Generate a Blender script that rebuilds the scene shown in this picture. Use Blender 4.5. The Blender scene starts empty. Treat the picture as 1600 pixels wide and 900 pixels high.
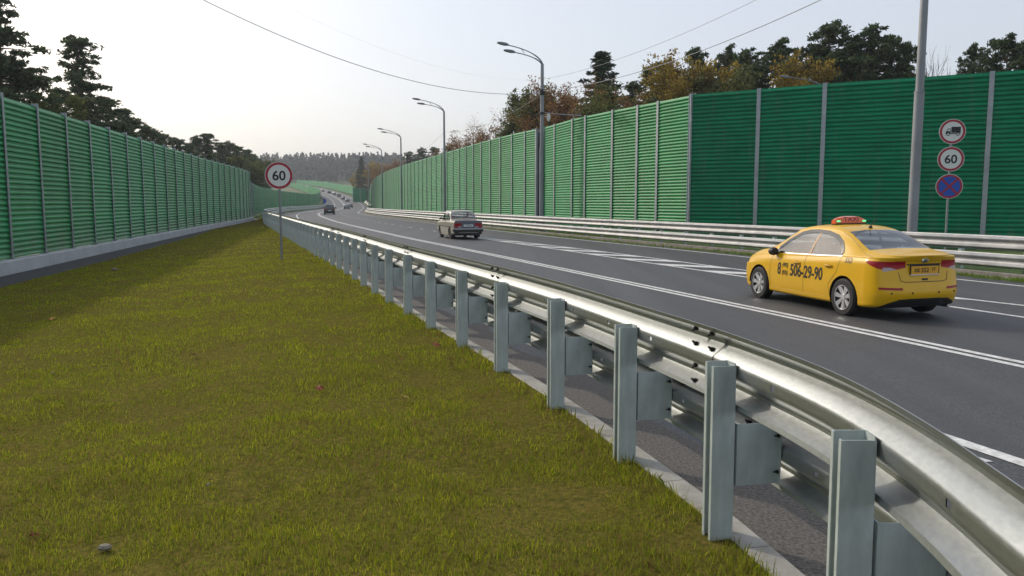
import bpy, math, random
import numpy as np
random.seed(7); rng = np.random.default_rng(7)
sc = bpy.context.scene; col = sc.collection
R = math.radians

# ------------------------------------------------------------------ camera, sky, sun, exposure
EYE = 1.85
cam_d = bpy.data.cameras.new('camera'); cam = bpy.data.objects.new('camera', cam_d); col.objects.link(cam)
cam_d.sensor_width = 36.0; cam_d.lens = 36.0*1250/1600
cam_d.clip_start = 0.05; cam_d.clip_end = 6000
cam.location = (0, 0, EYE); cam.rotation_euler = (math.pi/2 - math.atan(134/1250), 0, 0)
sc.camera = cam

SUN_AZ = R(-52)      # measured from +Y, negative = to the left
SUN_EL = R(31)
world = bpy.data.worlds.new('World'); sc.world = world; world.use_nodes = True
wn = world.node_tree; wn.nodes.clear()
w_out = wn.nodes.new('ShaderNodeOutputWorld'); w_bg = wn.nodes.new('ShaderNodeBackground')
w_sky = wn.nodes.new('ShaderNodeTexSky'); w_sky.sky_type = 'NISHITA'; w_sky.sun_disc = False
w_sky.sun_elevation = SUN_EL; w_sky.sun_rotation = SUN_AZ
w_sky.air_density = 1.0; w_sky.dust_density = 5.0; w_sky.ozone_density = 1.0; w_sky.altitude = 150
w_mix = wn.nodes.new('ShaderNodeMix'); w_mix.data_type = 'RGBA'      # thin high cloud veils the blue
w_mix.inputs['Factor'].default_value = 0.50
w_mix.inputs['B'].default_value = (6.9, 7.25, 7.9, 1)
wn.links.new(w_sky.outputs[0], w_mix.inputs['A'])
wn.links.new(w_mix.outputs['Result'], w_bg.inputs['Color'])
w_bg.inputs['Strength'].default_value = 0.125
wn.links.new(w_bg.outputs[0], w_out.inputs[0])

sun_d = bpy.data.lights.new('sun', 'SUN'); sun_d.energy = 1.8; sun_d.angle = R(2.0); sun_d.color = (1.0, 0.90, 0.76)
sun = bpy.data.objects.new('sun', sun_d); col.objects.link(sun)
sun.rotation_euler = (math.pi/2 - SUN_EL, 0, math.pi + (-SUN_AZ))
sc.view_settings.view_transform = 'Standard'; sc.view_settings.look = 'None'
sc.view_settings.gamma = 1.0; sc.view_settings.exposure = 0.2
sc.render.engine = 'CYCLES'
sc.cycles.use_denoising = True
sc.cycles.max_bounces = 6; sc.cycles.volume_bounces = 1; sc.cycles.transparent_max_bounces = 12
sc.cycles.diffuse_bounces = 3; sc.cycles.glossy_bounces = 3
sc.cycles.caustics_reflective = False; sc.cycles.caustics_refractive = False

# ------------------------------------------------------------------ helpers
def tag(o, label=None, cat=None, group=None, kind=None):
    if label: o['label'] = label
    if cat: o['category'] = cat
    if group: o['group'] = group
    if kind: o['kind'] = kind
    return o
def empty(name, loc=(0, 0, 0), rz=0.0, label=None, cat=None, group=None):
    o = bpy.data.objects.new(name, None); col.objects.link(o)
    o.location = loc; o.rotation_euler = (0, 0, rz); o.empty_display_size = .2
    return tag(o, label, cat, group)
def link(name, me, parent=None, loc=None, rot=None):
    o = bpy.data.objects.new(name, me); col.objects.link(o)
    if parent: o.parent = parent
    if loc is not None: o.location = loc
    if rot is not None: o.rotation_euler = rot
    return o
def mesh(name, V, F, mat, smooth=False, autosmooth=None):
    me = bpy.data.meshes.new(name)
    V = np.asarray(V, dtype=np.float32).reshape(-1, 3)
    if isinstance(F, np.ndarray):
        n, k = F.shape
        me.vertices.add(len(V)); me.vertices.foreach_set('co', V.ravel())
        me.loops.add(n*k); me.loops.foreach_set('vertex_index', F.astype(np.int32).ravel())
        me.polygons.add(n); me.polygons.foreach_set('loop_start', np.arange(0, n*k, k, dtype=np.int32))
        me.update(calc_edges=True)
    else:
        me.from_pydata([tuple(map(float, v)) for v in V], [], F); me.update()
    if smooth: me.polygons.foreach_set('use_smooth', np.ones(len(me.polygons), dtype=bool))
    if autosmooth is not None: me.set_sharp_from_angle(angle=R(autosmooth))
    if mat: me.materials.append(mat)
    return me
def mk(name, V, F, mat, parent=None, smooth=False, autosmooth=None):
    return link(name, mesh(name, V, F, mat, smooth, autosmooth), parent)
def copy_tree(o, parent=None):
    c = o.copy(); col.objects.link(c)
    if parent: c.parent = parent
    for ch in list(o.children): copy_tree(ch, c)
    return c
def rot3(v, n):
    v = np.asarray(v, float)
    return v
class MB:
    def __init__(s): s.V = []; s.F = []
    def add(s, V, F):
        b = len(s.V); s.V += [tuple(v) for v in V]; s.F += [tuple(i+b for i in f) for f in F]
    def box(s, x0, x1, y0, y1, z0, z1, b=0.0):
        if b <= 0:
            s.add([(x0,y0,z0),(x1,y0,z0),(x1,y1,z0),(x0,y1,z0),(x0,y0,z1),(x1,y0,z1),(x1,y1,z1),(x0,y1,z1)],
                  [(0,3,2,1),(4,5,6,7),(0,1,5,4),(1,2,6,5),(2,3,7,6),(3,0,4,7)])
        else:   # chamfered top and vertical edges
            P = [(x0+b,y0),(x1-b,y0),(x1,y0+b),(x1,y1-b),(x1-b,y1),(x0+b,y1),(x0,y1-b),(x0,y0+b)]
            cx, cy = (x0+x1)/2, (y0+y1)/2
            Q = [(cx+(p[0]-cx)*(1-2*b/(x1-x0)), cy+(p[1]-cy)*(1-2*b/(y1-y0))) for p in P]
            V = [(*p, z0) for p in P]+[(*p, z1-b) for p in P]+[(*p, z1) for p in Q]
            F = [tuple(range(7, -1, -1)), tuple(range(16, 24))]
            for k in (0, 8):
                for i in range(8): j = (i+1) % 8; F.append((k+i, k+j, k+8+j, k+8+i))
            s.add(V, F)
    def prism(s, poly, a, b, axis='y'):
        """poly of 2-D points extruded along axis from a to b"""
        n = len(poly)
        def P(p, t):
            return {'y': (p[0], t, p[1]), 'x': (t, p[0], p[1]), 'z': (p[0], p[1], t)}[axis]
        s.add([P(p, a) for p in poly]+[P(p, b) for p in poly],
              [tuple(range(n)), tuple(range(2*n-1, n-1, -1))]+[(i, n+i, n+(i+1) % n, (i+1) % n) for i in range(n)])
    def tube(s, pts, r, n=8, cap=True):
        pts = [np.asarray(p, float) for p in pts]
        rs = r if hasattr(r, '__len__') else [r]*len(pts)
        V = []; F = []
        t0 = pts[1]-pts[0]; t0 /= np.linalg.norm(t0)
        up = np.array([0, 0, 1.]) if abs(t0[2]) < .9 else np.array([1., 0, 0])
        a = np.cross(t0, up); a /= np.linalg.norm(a)
        for i, p in enumerate(pts):
            t = (pts[min(i+1, len(pts)-1)]-pts[max(i-1, 0)]); t /= (np.linalg.norm(t)+1e-9)
            a = a-t*np.dot(a, t); a /= (np.linalg.norm(a)+1e-9); b = np.cross(t, a)
            for k in range(n):
                an = 2*math.pi*k/n; V.append(p+(a*math.cos(an)+b*math.sin(an))*rs[i])
        for i in range(len(pts)-1):
            for k in range(n):
                F.append((i*n+k, i*n+(k+1) % n, (i+1)*n+(k+1) % n, (i+1)*n+k))
        if cap: F += [tuple(range(n-1, -1, -1)), tuple((len(pts)-1)*n+k for k in range(n))]
        s.add(V, F)
    def lathe(s, prof, n=32, axis='z', c=(0, 0, 0)):
        """prof: (radius, height) pairs"""
        V = []; F = []
        for (r, h) in prof:
            for k in range(n):
                an = 2*math.pi*k/n; x, y = r*math.cos(an), r*math.sin(an)
                V.append({'z': (c[0]+x, c[1]+y, c[2]+h), 'y': (c[0]+x, c[1]+h, c[2]+y), 'x': (c[0]+h, c[1]+x, c[2]+y)}[axis])
        for i in range(len(prof)-1):
            for k in range(n): F.append((i*n+k, i*n+(k+1) % n, (i+1)*n+(k+1) % n, (i+1)*n+k))
        s.add(V, F)
    def build(s, name, mat, parent=None, smooth=False, autosmooth=None):
        o = mk(name, s.V, s.F, mat, parent, smooth, autosmooth)
        return o

# ------------------------------------------------------------------ materials
def mat(name, c, rough=.6, metal=0.0, var=0.0, scale=4.0, c2=None, bump=0.0, bscale=60.0, spec=None, detail=4, stretch=None, rand=0.0, coat=0.0, rvar=0.0, island=True):
    m = bpy.data.materials.new(name); m.use_nodes = True
    nt = m.node_tree; b = nt.nodes['Principled BSDF']
    b.inputs['Roughness'].default_value = rough; b.inputs['Metallic'].default_value = metal
    if spec is not None: b.inputs['Specular IOR Level'].default_value = spec
    if coat: b.inputs['Coat Weight'].default_value = coat; b.inputs['Coat Roughness'].default_value = .04
    b.inputs['Base Color'].default_value = (*c, 1)
    if var or c2 or bump or rvar:
        tc = nt.nodes.new('ShaderNodeTexCoord'); mp = nt.nodes.new('ShaderNodeMapping')
        nt.links.new(tc.outputs['Object'], mp.inputs[0])
        if stretch: mp.inputs['Scale'].default_value = stretch
    if var or c2:
        nz = nt.nodes.new('ShaderNodeTexNoise'); nz.inputs['Scale'].default_value = scale; nz.inputs['Detail'].default_value = detail
        nz.inputs['Roughness'].default_value = .6
        nt.links.new(mp.outputs[0], nz.inputs['Vector'])
        rp = nt.nodes.new('ShaderNodeValToRGB')
        ca = c; cb = c2 if c2 else tuple(min(1, x*(1+var)) for x in c)
        if not c2: ca = tuple(x*(1-var) for x in c)
        rp.color_ramp.elements[0].position = .32; rp.color_ramp.elements[1].position = .68
        rp.color_ramp.elements[0].color = (*ca, 1); rp.color_ramp.elements[1].color = (*cb, 1)
        nt.links.new(nz.outputs[0], rp.inputs[0]); last = rp.outputs[0]
        if rand:
            last = hue_random(nt, last, rand, island)
        nt.links.new(last, b.inputs['Base Color'])
        if rvar:
            mr = nt.nodes.new('ShaderNodeMapRange'); mr.inputs['To Min'].default_value = rough-rvar; mr.inputs['To Max'].default_value = rough+rvar
            nt.links.new(nz.outputs[0], mr.inputs['Value']); nt.links.new(mr.outputs[0], b.inputs['Roughness'])
    if bump:
        n2 = nt.nodes.new('ShaderNodeTexNoise'); n2.inputs['Scale'].default_value = bscale; n2.inputs['Detail'].default_value = 3
        nt.links.new(mp.outputs[0], n2.inputs['Vector'])
        bp = nt.nodes.new('ShaderNodeBump'); bp.inputs['Strength'].default_value = bump; bp.inputs['Distance'].default_value = .01
        nt.links.new(n2.outputs[0], bp.inputs['Height']); nt.links.new(bp.outputs[0], b.inputs['Normal'])
    return m
def hue_random(nt, sock, amt, island=True):
    g = nt.nodes.new('ShaderNodeNewGeometry') if island else nt.nodes.new('ShaderNodeObjectInfo')
    hs = nt.nodes.new('ShaderNodeHueSaturation')
    mr = nt.nodes.new('ShaderNodeMapRange'); mr.inputs['To Min'].default_value = 1-amt; mr.inputs['To Max'].default_value = 1+amt
    nt.links.new(g.outputs['Random Per Island' if island else 'Random'], mr.inputs['Value']); nt.links.new(mr.outputs[0], hs.inputs['Value'])
    mr2 = nt.nodes.new('ShaderNodeMapRange'); mr2.inputs['To Min'].default_value = .5-amt*.05; mr2.inputs['To Max'].default_value = .5+amt*.05
    nt.links.new(g.outputs['Random Per Island' if island else 'Random'], mr2.inputs['Value']); nt.links.new(mr2.outputs[0], hs.inputs['Hue'])
    nt.links.new(sock, hs.inputs['Color']); return hs.outputs[0]
def glass_mat(name, tint, refl=.5, rough=.02):
    m = bpy.data.materials.new(name); m.use_nodes = True; nt = m.node_tree; nt.nodes.clear()
    o = nt.nodes.new('ShaderNodeOutputMaterial'); t = nt.nodes.new('ShaderNodeBsdfTransparent'); g = nt.nodes.new('ShaderNodeBsdfGlossy')
    t.inputs[0].default_value = (*tint, 1); g.inputs['Roughness'].default_value = rough; g.inputs['Color'].default_value = (.95, .97, 1, 1)
    # Schlick reflectance of a pane, the same from both sides
    ge = nt.nodes.new('ShaderNodeNewGeometry'); dt = nt.nodes.new('ShaderNodeVectorMath'); dt.operation = 'DOT_PRODUCT'
    nt.links.new(ge.outputs['Incoming'], dt.inputs[0]); nt.links.new(ge.outputs['Normal'], dt.inputs[1])
    def mth(op, a_, b_=None, c_=None):
        q = nt.nodes.new('ShaderNodeMath'); q.operation = op
        for i_, v_ in enumerate((a_, b_, c_)):
            if v_ is None: continue
            if isinstance(v_, (int, float)): q.inputs[i_].default_value = v_
            else: nt.links.new(v_, q.inputs[i_])
        return q.outputs[0]
    ab = mth('ABSOLUTE', dt.outputs['Value']); iv = mth('SUBTRACT', 1.0, ab); p5 = mth('POWER', iv, 4.0)
    fr_ = mth('MULTIPLY_ADD', p5, 1-refl, refl); mx = nt.nodes.new('ShaderNodeMixShader')
    nt.links.new(fr_, mx.inputs[0]); nt.links.new(t.outputs[0], mx.inputs[1]); nt.links.new(g.outputs[0], mx.inputs[2])
    nt.links.new(mx.outputs[0], o.inputs[0]); return m
def leaf_mat(name, c, c2, rand=.35, trans=.25, scale=.6):
    m = mat(name, c, .65, 0, c2=c2, scale=scale, rand=rand, spec=.2)
    nt = m.node_tree; b = nt.nodes['Principled BSDF']; out = nt.nodes['Material Output']
    src = b.inputs['Base Color'].links[0].from_socket
    t = nt.nodes.new('ShaderNodeBsdfTranslucent'); nt.links.new(src, t.inputs[0])
    mx = nt.nodes.new('ShaderNodeMixShader'); mx.inputs[0].default_value = trans
    nt.links.new(b.outputs[0], mx.inputs[1]); nt.links.new(t.outputs[0], mx.inputs[2]); nt.links.new(mx.outputs[0], out.inputs[0])
    return m

M = {}
M['galv'] = mat('galvanised_steel', (.31, .335, .34), .41, .84, c2=(.375, .395, .395), scale=26, stretch=(1, 1, 3), detail=12, rvar=.05, bump=.02, bscale=9)
M['galv_old'] = mat('weathered_galvanised_beam', (.30, .31, .32), .55, .7, c2=(.46, .46, .46), scale=2.0, detail=10, rvar=.12)
M['galv_post'] = mat('galvanised_post', (.40, .465, .465), .50, .25, c2=(.58, .645, .635), scale=11, detail=14, stretch=(1, 1, .35), rvar=.08)
M['galv_far'] = mat('galvanised_barrier_post', (.30, .33, .35), .5, .5, var=.15, scale=2)
M['bolt'] = mat('dark_bolt', (.035, .035, .035), .5, .6)
M['pole'] = mat('pole_steel', (.27, .29, .31), .5, .3, c2=(.19, .20, .21), scale=1.6, detail=8, stretch=(1, 1, .4))
def dusty(m, top=.9, amt=.55, c=(.16, .15, .12)):
    nt = m.node_tree; b = nt.nodes['Principled BSDF']; src = b.inputs['Base Color'].links[0].from_socket
    tc = nt.nodes.new('ShaderNodeTexCoord'); sx = nt.nodes.new('ShaderNodeSeparateXYZ'); nt.links.new(tc.outputs['Object'], sx.inputs[0])
    mr = nt.nodes.new('ShaderNodeMapRange'); mr.inputs['From Min'].default_value = 0; mr.inputs['From Max'].default_value = top; mr.inputs['To Min'].default_value = 1; mr.inputs['To Max'].default_value = 0
    nt.links.new(sx.outputs['Z'], mr.inputs['Value'])
    nz = nt.nodes.new('ShaderNodeTexNoise'); nz.inputs['Scale'].default_value = 1.3; nz.inputs['Detail'].default_value = 9
    mp = nt.nodes.new('ShaderNodeMapping'); mp.inputs['Scale'].default_value = (2.5, 1, .35); oi = nt.nodes.new('ShaderNodeObjectInfo'); ad = nt.nodes.new('ShaderNodeVectorMath'); ad.operation = 'ADD'
    nt.links.new(tc.outputs['Object'], ad.inputs[0]); nt.links.new(oi.outputs['Location'], ad.inputs[1]); nt.links.new(ad.outputs[0], mp.inputs[0]); nt.links.new(mp.outputs[0], nz.inputs['Vector'])
    a_ = nt.nodes.new('ShaderNodeMath'); a_.operation = 'MULTIPLY_ADD'; a_.inputs[1].default_value = .9; a_.inputs[2].default_value = -.47; nt.links.new(nz.outputs[0], a_.inputs[0])
    q = nt.nodes.new('ShaderNodeMath'); q.operation = 'MULTIPLY_ADD'; q.inputs[1].default_value = amt; nt.links.new(mr.outputs[0], q.inputs[0]); nt.links.new(a_.outputs[0], q.inputs[2]); q.use_clamp = True
    mx = nt.nodes.new('ShaderNodeMix'); mx.data_type = 'RGBA'; nt.links.new(q.outputs[0], mx.inputs['Factor']); nt.links.new(src, mx.inputs['A']); mx.inputs['B'].default_value = (*c, 1)
    nt.links.new(mx.outputs['Result'], b.inputs['Base Color'])
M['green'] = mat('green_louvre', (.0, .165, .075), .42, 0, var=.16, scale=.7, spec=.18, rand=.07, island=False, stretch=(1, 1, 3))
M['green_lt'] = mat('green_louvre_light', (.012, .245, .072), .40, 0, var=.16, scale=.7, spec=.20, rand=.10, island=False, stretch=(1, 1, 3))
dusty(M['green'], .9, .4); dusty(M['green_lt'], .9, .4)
M['concrete'] = mat('pale_concrete', (.40, .42, .44), .85, 0, c2=(.52, .54, .55), scale=1.4, detail=8, bump=.15, bscale=30)
M['kerb'] = mat('kerb_concrete', (.26, .25, .22), .9, 0, c2=(.42, .41, .38), scale=3.5, detail=8, bump=.4, bscale=40)
M['kerb_r'] = mat('old_kerb_concrete', (.17, .15, .13), .9, 0, c2=(.27, .25, .22), scale=2.5, detail=8, bump=.3, bscale=30)
M['paint'] = mat('road_paint', (.42, .42, .41), .75, 0, c2=(.78, .78, .76), scale=14, detail=14)
M['white'] = mat('sign_white', (.66, .67, .66), .45)
M['red'] = mat('sign_red', (.33, .008, .02), .4)
M['blue'] = mat('sign_blue', (.012, .075, .42), .45)
M['black'] = mat('black', (.010, .010, .011), .5)
M['navy'] = mat('sign_black', (.008, .010, .016), .5)
M['signback'] = mat('sign_grey', (.42, .43, .44), .5, .3)
M['rubber'] = mat('rubber', (.018, .018, .019), .75, var=.2, scale=8)
M['alloy'] = mat('alloy', (.62, .63, .65), .28, .85)
M['taxi'] = mat('taxi_yellow', (.69, .395, .003), .38, 0, coat=.35, spec=.35, var=.03, scale=2)
M['beige'] = mat('car_beige', (.29, .26, .21), .35, 0, coat=.6)
M['plastic'] = mat('black_plastic', (.014, .014, .015), .5)
M['interior'] = mat('car_interior', (.05, .05, .055), .8)
M['seat'] = mat('seat_fabric', (.16, .16, .17), .85)
M['skin'] = mat('skin', (.38, .20, .13), .6)
M['cloth_red'] = mat('dark_red_cloth', (.20, .03, .03), .9)
M['cloth_dark'] = mat('dark_cloth', (.02, .02, .022), .9)
M['glass'] = glass_mat('car_glass', (.58, .62, .64), .10)
M['glass_dark'] = glass_mat('tinted_car_glass', (.34, .40, .46), .10)
M['chrome'] = mat('chrome', (.75, .76, .78), .12, 1)
M['tail_red'] = mat('tail_light_red', (.30, .004, .012), .3, 0, spec=.4)
M['tail_white'] = mat('tail_light_clear', (.42, .36, .38), .3)
M['orange'] = mat('taxi_sign_orange', (.70, .13, .03), .3, 0, coat=.5)
M['bark'] = mat('bark', (.055, .042, .034), .95, 0, c2=(.12, .08, .055), scale=6)
M['pinebark'] = mat('pine_bark', (.07, .05, .04), .95, 0, c2=(.17, .09, .05), scale=2, stretch=(1, 1, .3))
M['needle'] = leaf_mat('pine_needles', (.036, .064, .028), (.085, .115, .045), .5, .32)
M['spruce'] = leaf_mat('spruce_needles', (.026, .052, .028), (.055, .085, .042), .4, .18)
M['leaf_green'] = leaf_mat('green_leaves', (.065, .085, .02), (.14, .145, .04), .4, .35)
M['leaf_yellow'] = leaf_mat('yellow_leaves', (.20, .14, .022), (.36, .25, .04), .4, .4)
M['leaf_rust'] = leaf_mat('rust_leaves', (.15, .072, .034), (.27, .15, .055), .4, .4)
M['leaf_far'] = leaf_mat('forest_foliage', (.010, .025, .018), (.034, .034, .020), .5, .05, .02)

# ------------------------------------------------------------------ alignment curves (function of Y, the distance ahead)
def curve(pts):
    P = np.array(sorted(pts), float); x, y = P[:, 0], P[:, 1]
    d = np.diff(y)/np.diff(x); m = np.empty(len(x)); m[0] = d[0]; m[-1] = d[-1]
    h = np.diff(x); m[1:-1] = (d[:-1]*h[1:]+d[1:]*h[:-1])/(h[1:]+h[:-1])
    def f(t):
        t = np.asarray(t, float); i = np.clip(np.searchsorted(x, t)-1, 0, len(x)-2)
        hh = x[i+1]-x[i]; s = (t-x[i])/hh; tc = np.clip(s, 0, 1)
        v = (2*tc**3-3*tc**2+1)*y[i]+(tc**3-2*tc**2+tc)*hh*m[i]+(-2*tc**3+3*tc**2)*y[i+1]+(tc**3-tc**2)*hh*m[i+1]
        v = v+np.where(s < 0, s*hh*m[0], 0)+np.where(s > 1, (s-1)*hh*m[-1], 0)
        return v
    return f
Cx = curve([(-8, 11.6), (0, 9.05), (9.23, 6.0), (16.16, 3.64), (31, -1.45), (40, -4.65), (54, -9.3), (75, -16), (100, -23.2), (125, -30), (150, -36), (187, -42.5),
            (220, -48), (290, -60.5), (320, -67.5), (400, -89), (480, -114), (600, -154), (750, -212), (900, -275)])
Cz = curve([(-50, 0), (0, 0), (60, 0), (132, -.12), (200, -.15), (240, -.10), (270, .15), (300, 1.0), (350, 3.0), (400, 5.0), (480, 8.2), (600, 13), (750, 18.4), (900, 24)])
def Cn(Y):      # unit normal to the right of the road axis
    d = (Cx(Y+.5)-Cx(Y-.5)); L = np.sqrt(1+d*d)
    return 1/L, -d/L
def off(Y, o):  # point at signed offset o from the double line
    nx, ny = Cn(Y); return Cx(Y)+nx*o, Y+ny*o
def rz_(Y, o): return Cz(Y)-.008*(o+6.0)
# the near guardrail line (road-side face of its posts)
rl = curve([(-3, .75), (0, 1.05), (1, 1.19), (1.92, 1.27), (2.5, 1.335), (3.2, 1.35), (4.24, 1.19), (5.5, .87), (6.9, .48), (8.39, .0), (10.74, -.83), (12.5, -1.47),
            (19.87, -4.0), (30.9, -7.9), (50, -14.6), (69, -21.2), (85, -26.2), (100, -30.3), (125, -36.7), (150, -42.4), (187, -48.9), (220, -54.3), (260, -61.0), (290, -66.9), (320, -74.0), (400, -95.6), (480, -120.6)])
wl = curve([(-12, -8.0), (25.4, -15.9), (60, -23.25), (94, -30.5), (100, -32.4), (125, -39.4), (150, -45.2), (187, -52.3), (220, -57.6), (290, -69.9), (330, -78.5), (400, -98.8), (480, -124), (600, -164)])
wr_pts = [(54.4, 12.8-.8), (33.58, 19.61)]
KR = curve([(10, 10.0), (15, 10.05), (19, 10.0), (25, 9.75), (33, 9.45), (43, 9.2), (61, 9.1), (90, 8.9), (130, 8.4), (190, 8.2), (800, 8.2)])   # right kerb offset

# ------------------------------------------------------------------ ground, road, paint
def far_hill(X, Y):
    base = Cz(np.minimum(Y, 760.))
    s = np.clip((Y-770)/230., 0, 1); s = s*s*(3-2*s)
    return base+s*24
def terrain(X, Y):
    o = (X-Cx(np.clip(Y, -50, 900)))
    z = far_hill(X, np.maximum(Y, 0))
    corr = np.clip((np.abs(o-1)-17)/6., 0, 1)
    low = -.75*(1-corr)                       # sunk below the road corridor
    return z+low-.1+np.where(Y < 600, .8*np.sin(X*.021+1)*np.sin(Y*.017)*corr, 0)
def gridline(fine0, fine1, step, far0, far1, g=1.10):
    a = list(np.arange(fine0, fine1+1e-6, step)); s = step
    while a[-1] < far1: s *= g; a.append(a[-1]+s)
    s = step
    while a[0] > far0: s *= g; a.insert(0, a[0]-s)
    return np.array(a)
xs = gridline(-60, 40, 2.0, -1500, 1500); ys = gridline(-6, 130, 2.0, -300, 1600)
GX, GY = np.meshgrid(xs, ys); GZ = terrain(GX, GY)
V = np.stack([GX, GY, GZ], -1).reshape(-1, 3); nx_ = len(xs)
ii, jj = np.meshgrid(np.arange(len(ys)-1), np.arange(nx_-1), indexing='ij'); a = (ii*nx_+jj).ravel()
M['field'] = mat('field_grass', (.055, .085, .018), .95, 0, c2=(.085, .10, .03), scale=.05, detail=8)
g = mk('ground', V, np.stack([a, a+1, a+nx_+1, a+nx_], 1), M['field'], smooth=True); tag(g, kind='structure')

def ribbon(name, L, Rr, mat_, thick=None, parent=None, nx=1):
    """L, Rr: arrays (n,3) of left and right edges -> sheet"""
    L = np.asarray(L); Rr = np.asarray(Rr); n = len(L); t = np.linspace(0, 1, nx+1)[None, :, None]
    V = (L[:, None, :]*(1-t)+Rr[:, None, :]*t).reshape(-1, 3); w = nx+1
    ii, jj = np.meshgrid(np.arange(n-1), np.arange(nx), indexing='ij'); a = (ii*w+jj).ravel()
    return mk(name, V, np.stack([a, a+1, a+w+1, a+w], 1), mat_, parent, smooth=True)
YS = np.concatenate([np.arange(-8, 120, 1.0), np.arange(120, 905, 4.0)])
def xyz(Y, x, z): return np.stack([x, Y, z], -1)
def edge(Y, o, dz=0.0):
    x, y = off(Y, o); return np.stack([x, y, rz_(Y, o)+dz], -1)

# asphalt with aggregate grain, tracks and stains
m = bpy.data.materials.new('asphalt'); m.use_nodes = True; nt = m.node_tree; b = nt.nodes['Principled BSDF']
tc = nt.nodes.new('ShaderNodeTexCoord')
n1 = nt.nodes.new('ShaderNodeTexNoise'); n1.inputs['Scale'].default_value = 85; n1.inputs['Detail'].default_value = 3
n2 = nt.nodes.new('ShaderNodeTexNoise'); n2.inputs['Scale'].default_value = .55; n2.inputs['Detail'].default_value = 6
n3 = nt.nodes.new('ShaderNodeTexNoise'); n3.inputs['Scale'].default_value = 18; n3.inputs['Detail'].default_value = 5
for n in (n1, n3): nt.links.new(tc.outputs['Object'], n.inputs['Vector'])
mp_ = nt.nodes.new('ShaderNodeMapping'); mp_.inputs['Rotation'].default_value = (0, 0, R(-19.5)); mp_.inputs['Scale'].default_value = (2.2, .07, 1)      # tyre-polished streaks along the lanes
nt.links.new(tc.outputs['Object'], mp_.inputs[0]); nt.links.new(mp_.outputs[0], n2.inputs['Vector'])
r1 = nt.nodes.new('ShaderNodeMapRange'); r1.inputs['From Min'].default_value = .3; r1.inputs['From Max'].default_value = .7; r1.inputs['To Min'].default_value = .25; r1.inputs['To Max'].default_value = 2.0
r2 = nt.nodes.new('ShaderNodeMapRange'); r2.inputs['From Min'].default_value = .3; r2.inputs['From Max'].default_value = .7; r2.inputs['To Min'].default_value = .76; r2.inputs['To Max'].default_value = 1.24
r3 = nt.nodes.new('ShaderNodeMapRange'); r3.inputs['From Min'].default_value = .3; r3.inputs['From Max'].default_value = .7; r3.inputs['To Min'].default_value = .85; r3.inputs['To Max'].default_value = 1.15
for r, n in ((r1, n1), (r2, n2), (r3, n3)): nt.links.new(n.outputs[0], r.inputs['Value'])
mm = nt.nodes.new('ShaderNodeMath'); mm.operation = 'MULTIPLY'; nt.links.new(r1.outputs[0], mm.inputs[0]); nt.links.new(r2.outputs[0], mm.inputs[1])
m2 = nt.nodes.new('ShaderNodeMath'); m2.operation = 'MULTIPLY'; nt.links.new(mm.outputs[0], m2.inputs[0]); nt.links.new(r3.outputs[0], m2.inputs[1])
vm = nt.nodes.new('ShaderNodeVectorMath'); vm.operation = 'SCALE'; vm.inputs[0].default_value = (.047, .049, .052); nt.links.new(m2.outputs[0], vm.inputs['Scale'])
nt.links.new(vm.outputs[0], b.inputs['Base Color']); b.inputs['Roughness'].default_value = .62; b.inputs['Specular IOR Level'].default_value = .5
bp = nt.nodes.new('ShaderNodeBump'); bp.inputs['Strength'].default_value = .5; bp.inputs['Distance'].default_value = .006
nt.links.new(n1.outputs[0], bp.inputs['Height']); nt.links.new(bp.outputs[0], b.inputs['Normal'])
M['asphalt'] = m

nearY = YS <= 300
lx = rl(YS)+.16; Lnear = np.stack([lx, YS, rz_(YS, -6.0)], -1)
Lfar = edge(YS, -6.0); Ledge = np.where(nearY[:, None], Lnear, Lfar)
Redge = edge(YS, KR(YS)+.02)
road = ribbon('road', Ledge, Redge, M['asphalt'], nx=8); tag(road, kind='structure')
# re-lay heights of the road so that the crossfall stays exact after blending the left edge
def road_z(x, y):
    o = (x-Cx(y))*Cn(y)[0]; return rz_(y, o)
vs = np.empty(len(road.data.vertices)*3, np.float32); road.data.vertices.foreach_get('co', vs); vs = vs.reshape(-1, 3)
vs[:, 2] = road_z(vs[:, 0].astype(float), vs[:, 1].astype(float)); road.data.vertices.foreach_set('co', vs.ravel()); road.data.update()

def pline(Ys, o, w, dz=.005):
    Ys = np.asarray(Ys, float); o = np.broadcast_to(np.asarray(o, float), Ys.shape)
    l = []; r = []
    for arr, s in ((l, -w/2), (r, w/2)):
        x, y = off(Ys, o+s); arr.append(np.stack([x, y, road_z(x, y)+dz], -1))
    return l[0], r[0]
def strips(name, segs, mat_):
    V = []; F = []
    for (L, Rr) in segs:
        b = len(V); n = len(L)
        for i in range(n): V.append(L[i]); V.append(Rr[i])
        for i in range(n-1): F.append((b+2*i, b+2*i+1, b+2*i+3, b+2*i+2))
    o = mk(name, V, F, mat_); tag(o, kind='structure'); return o
Yf = np.concatenate([np.arange(-6, 120, 1.0), np.arange(120, 780, 4.0)])
strips('double_centre_line', [pline(Yf, -.115, .13), pline(Yf, .115, .13)], M['paint'])
strips('left_edge_line', [pline(Yf, -3.35, .15)], M['paint'])
eo = curve([(10, 8.75), (16, 8.75), (20, 8.65), (30, 8.55), (45, 8.3), (61, 8.2), (90, 8.0), (130, 7.5), (800, 7.4)])
strips('right_edge_line', [pline(Yf, eo(Yf), .15)], M['paint'])
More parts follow.
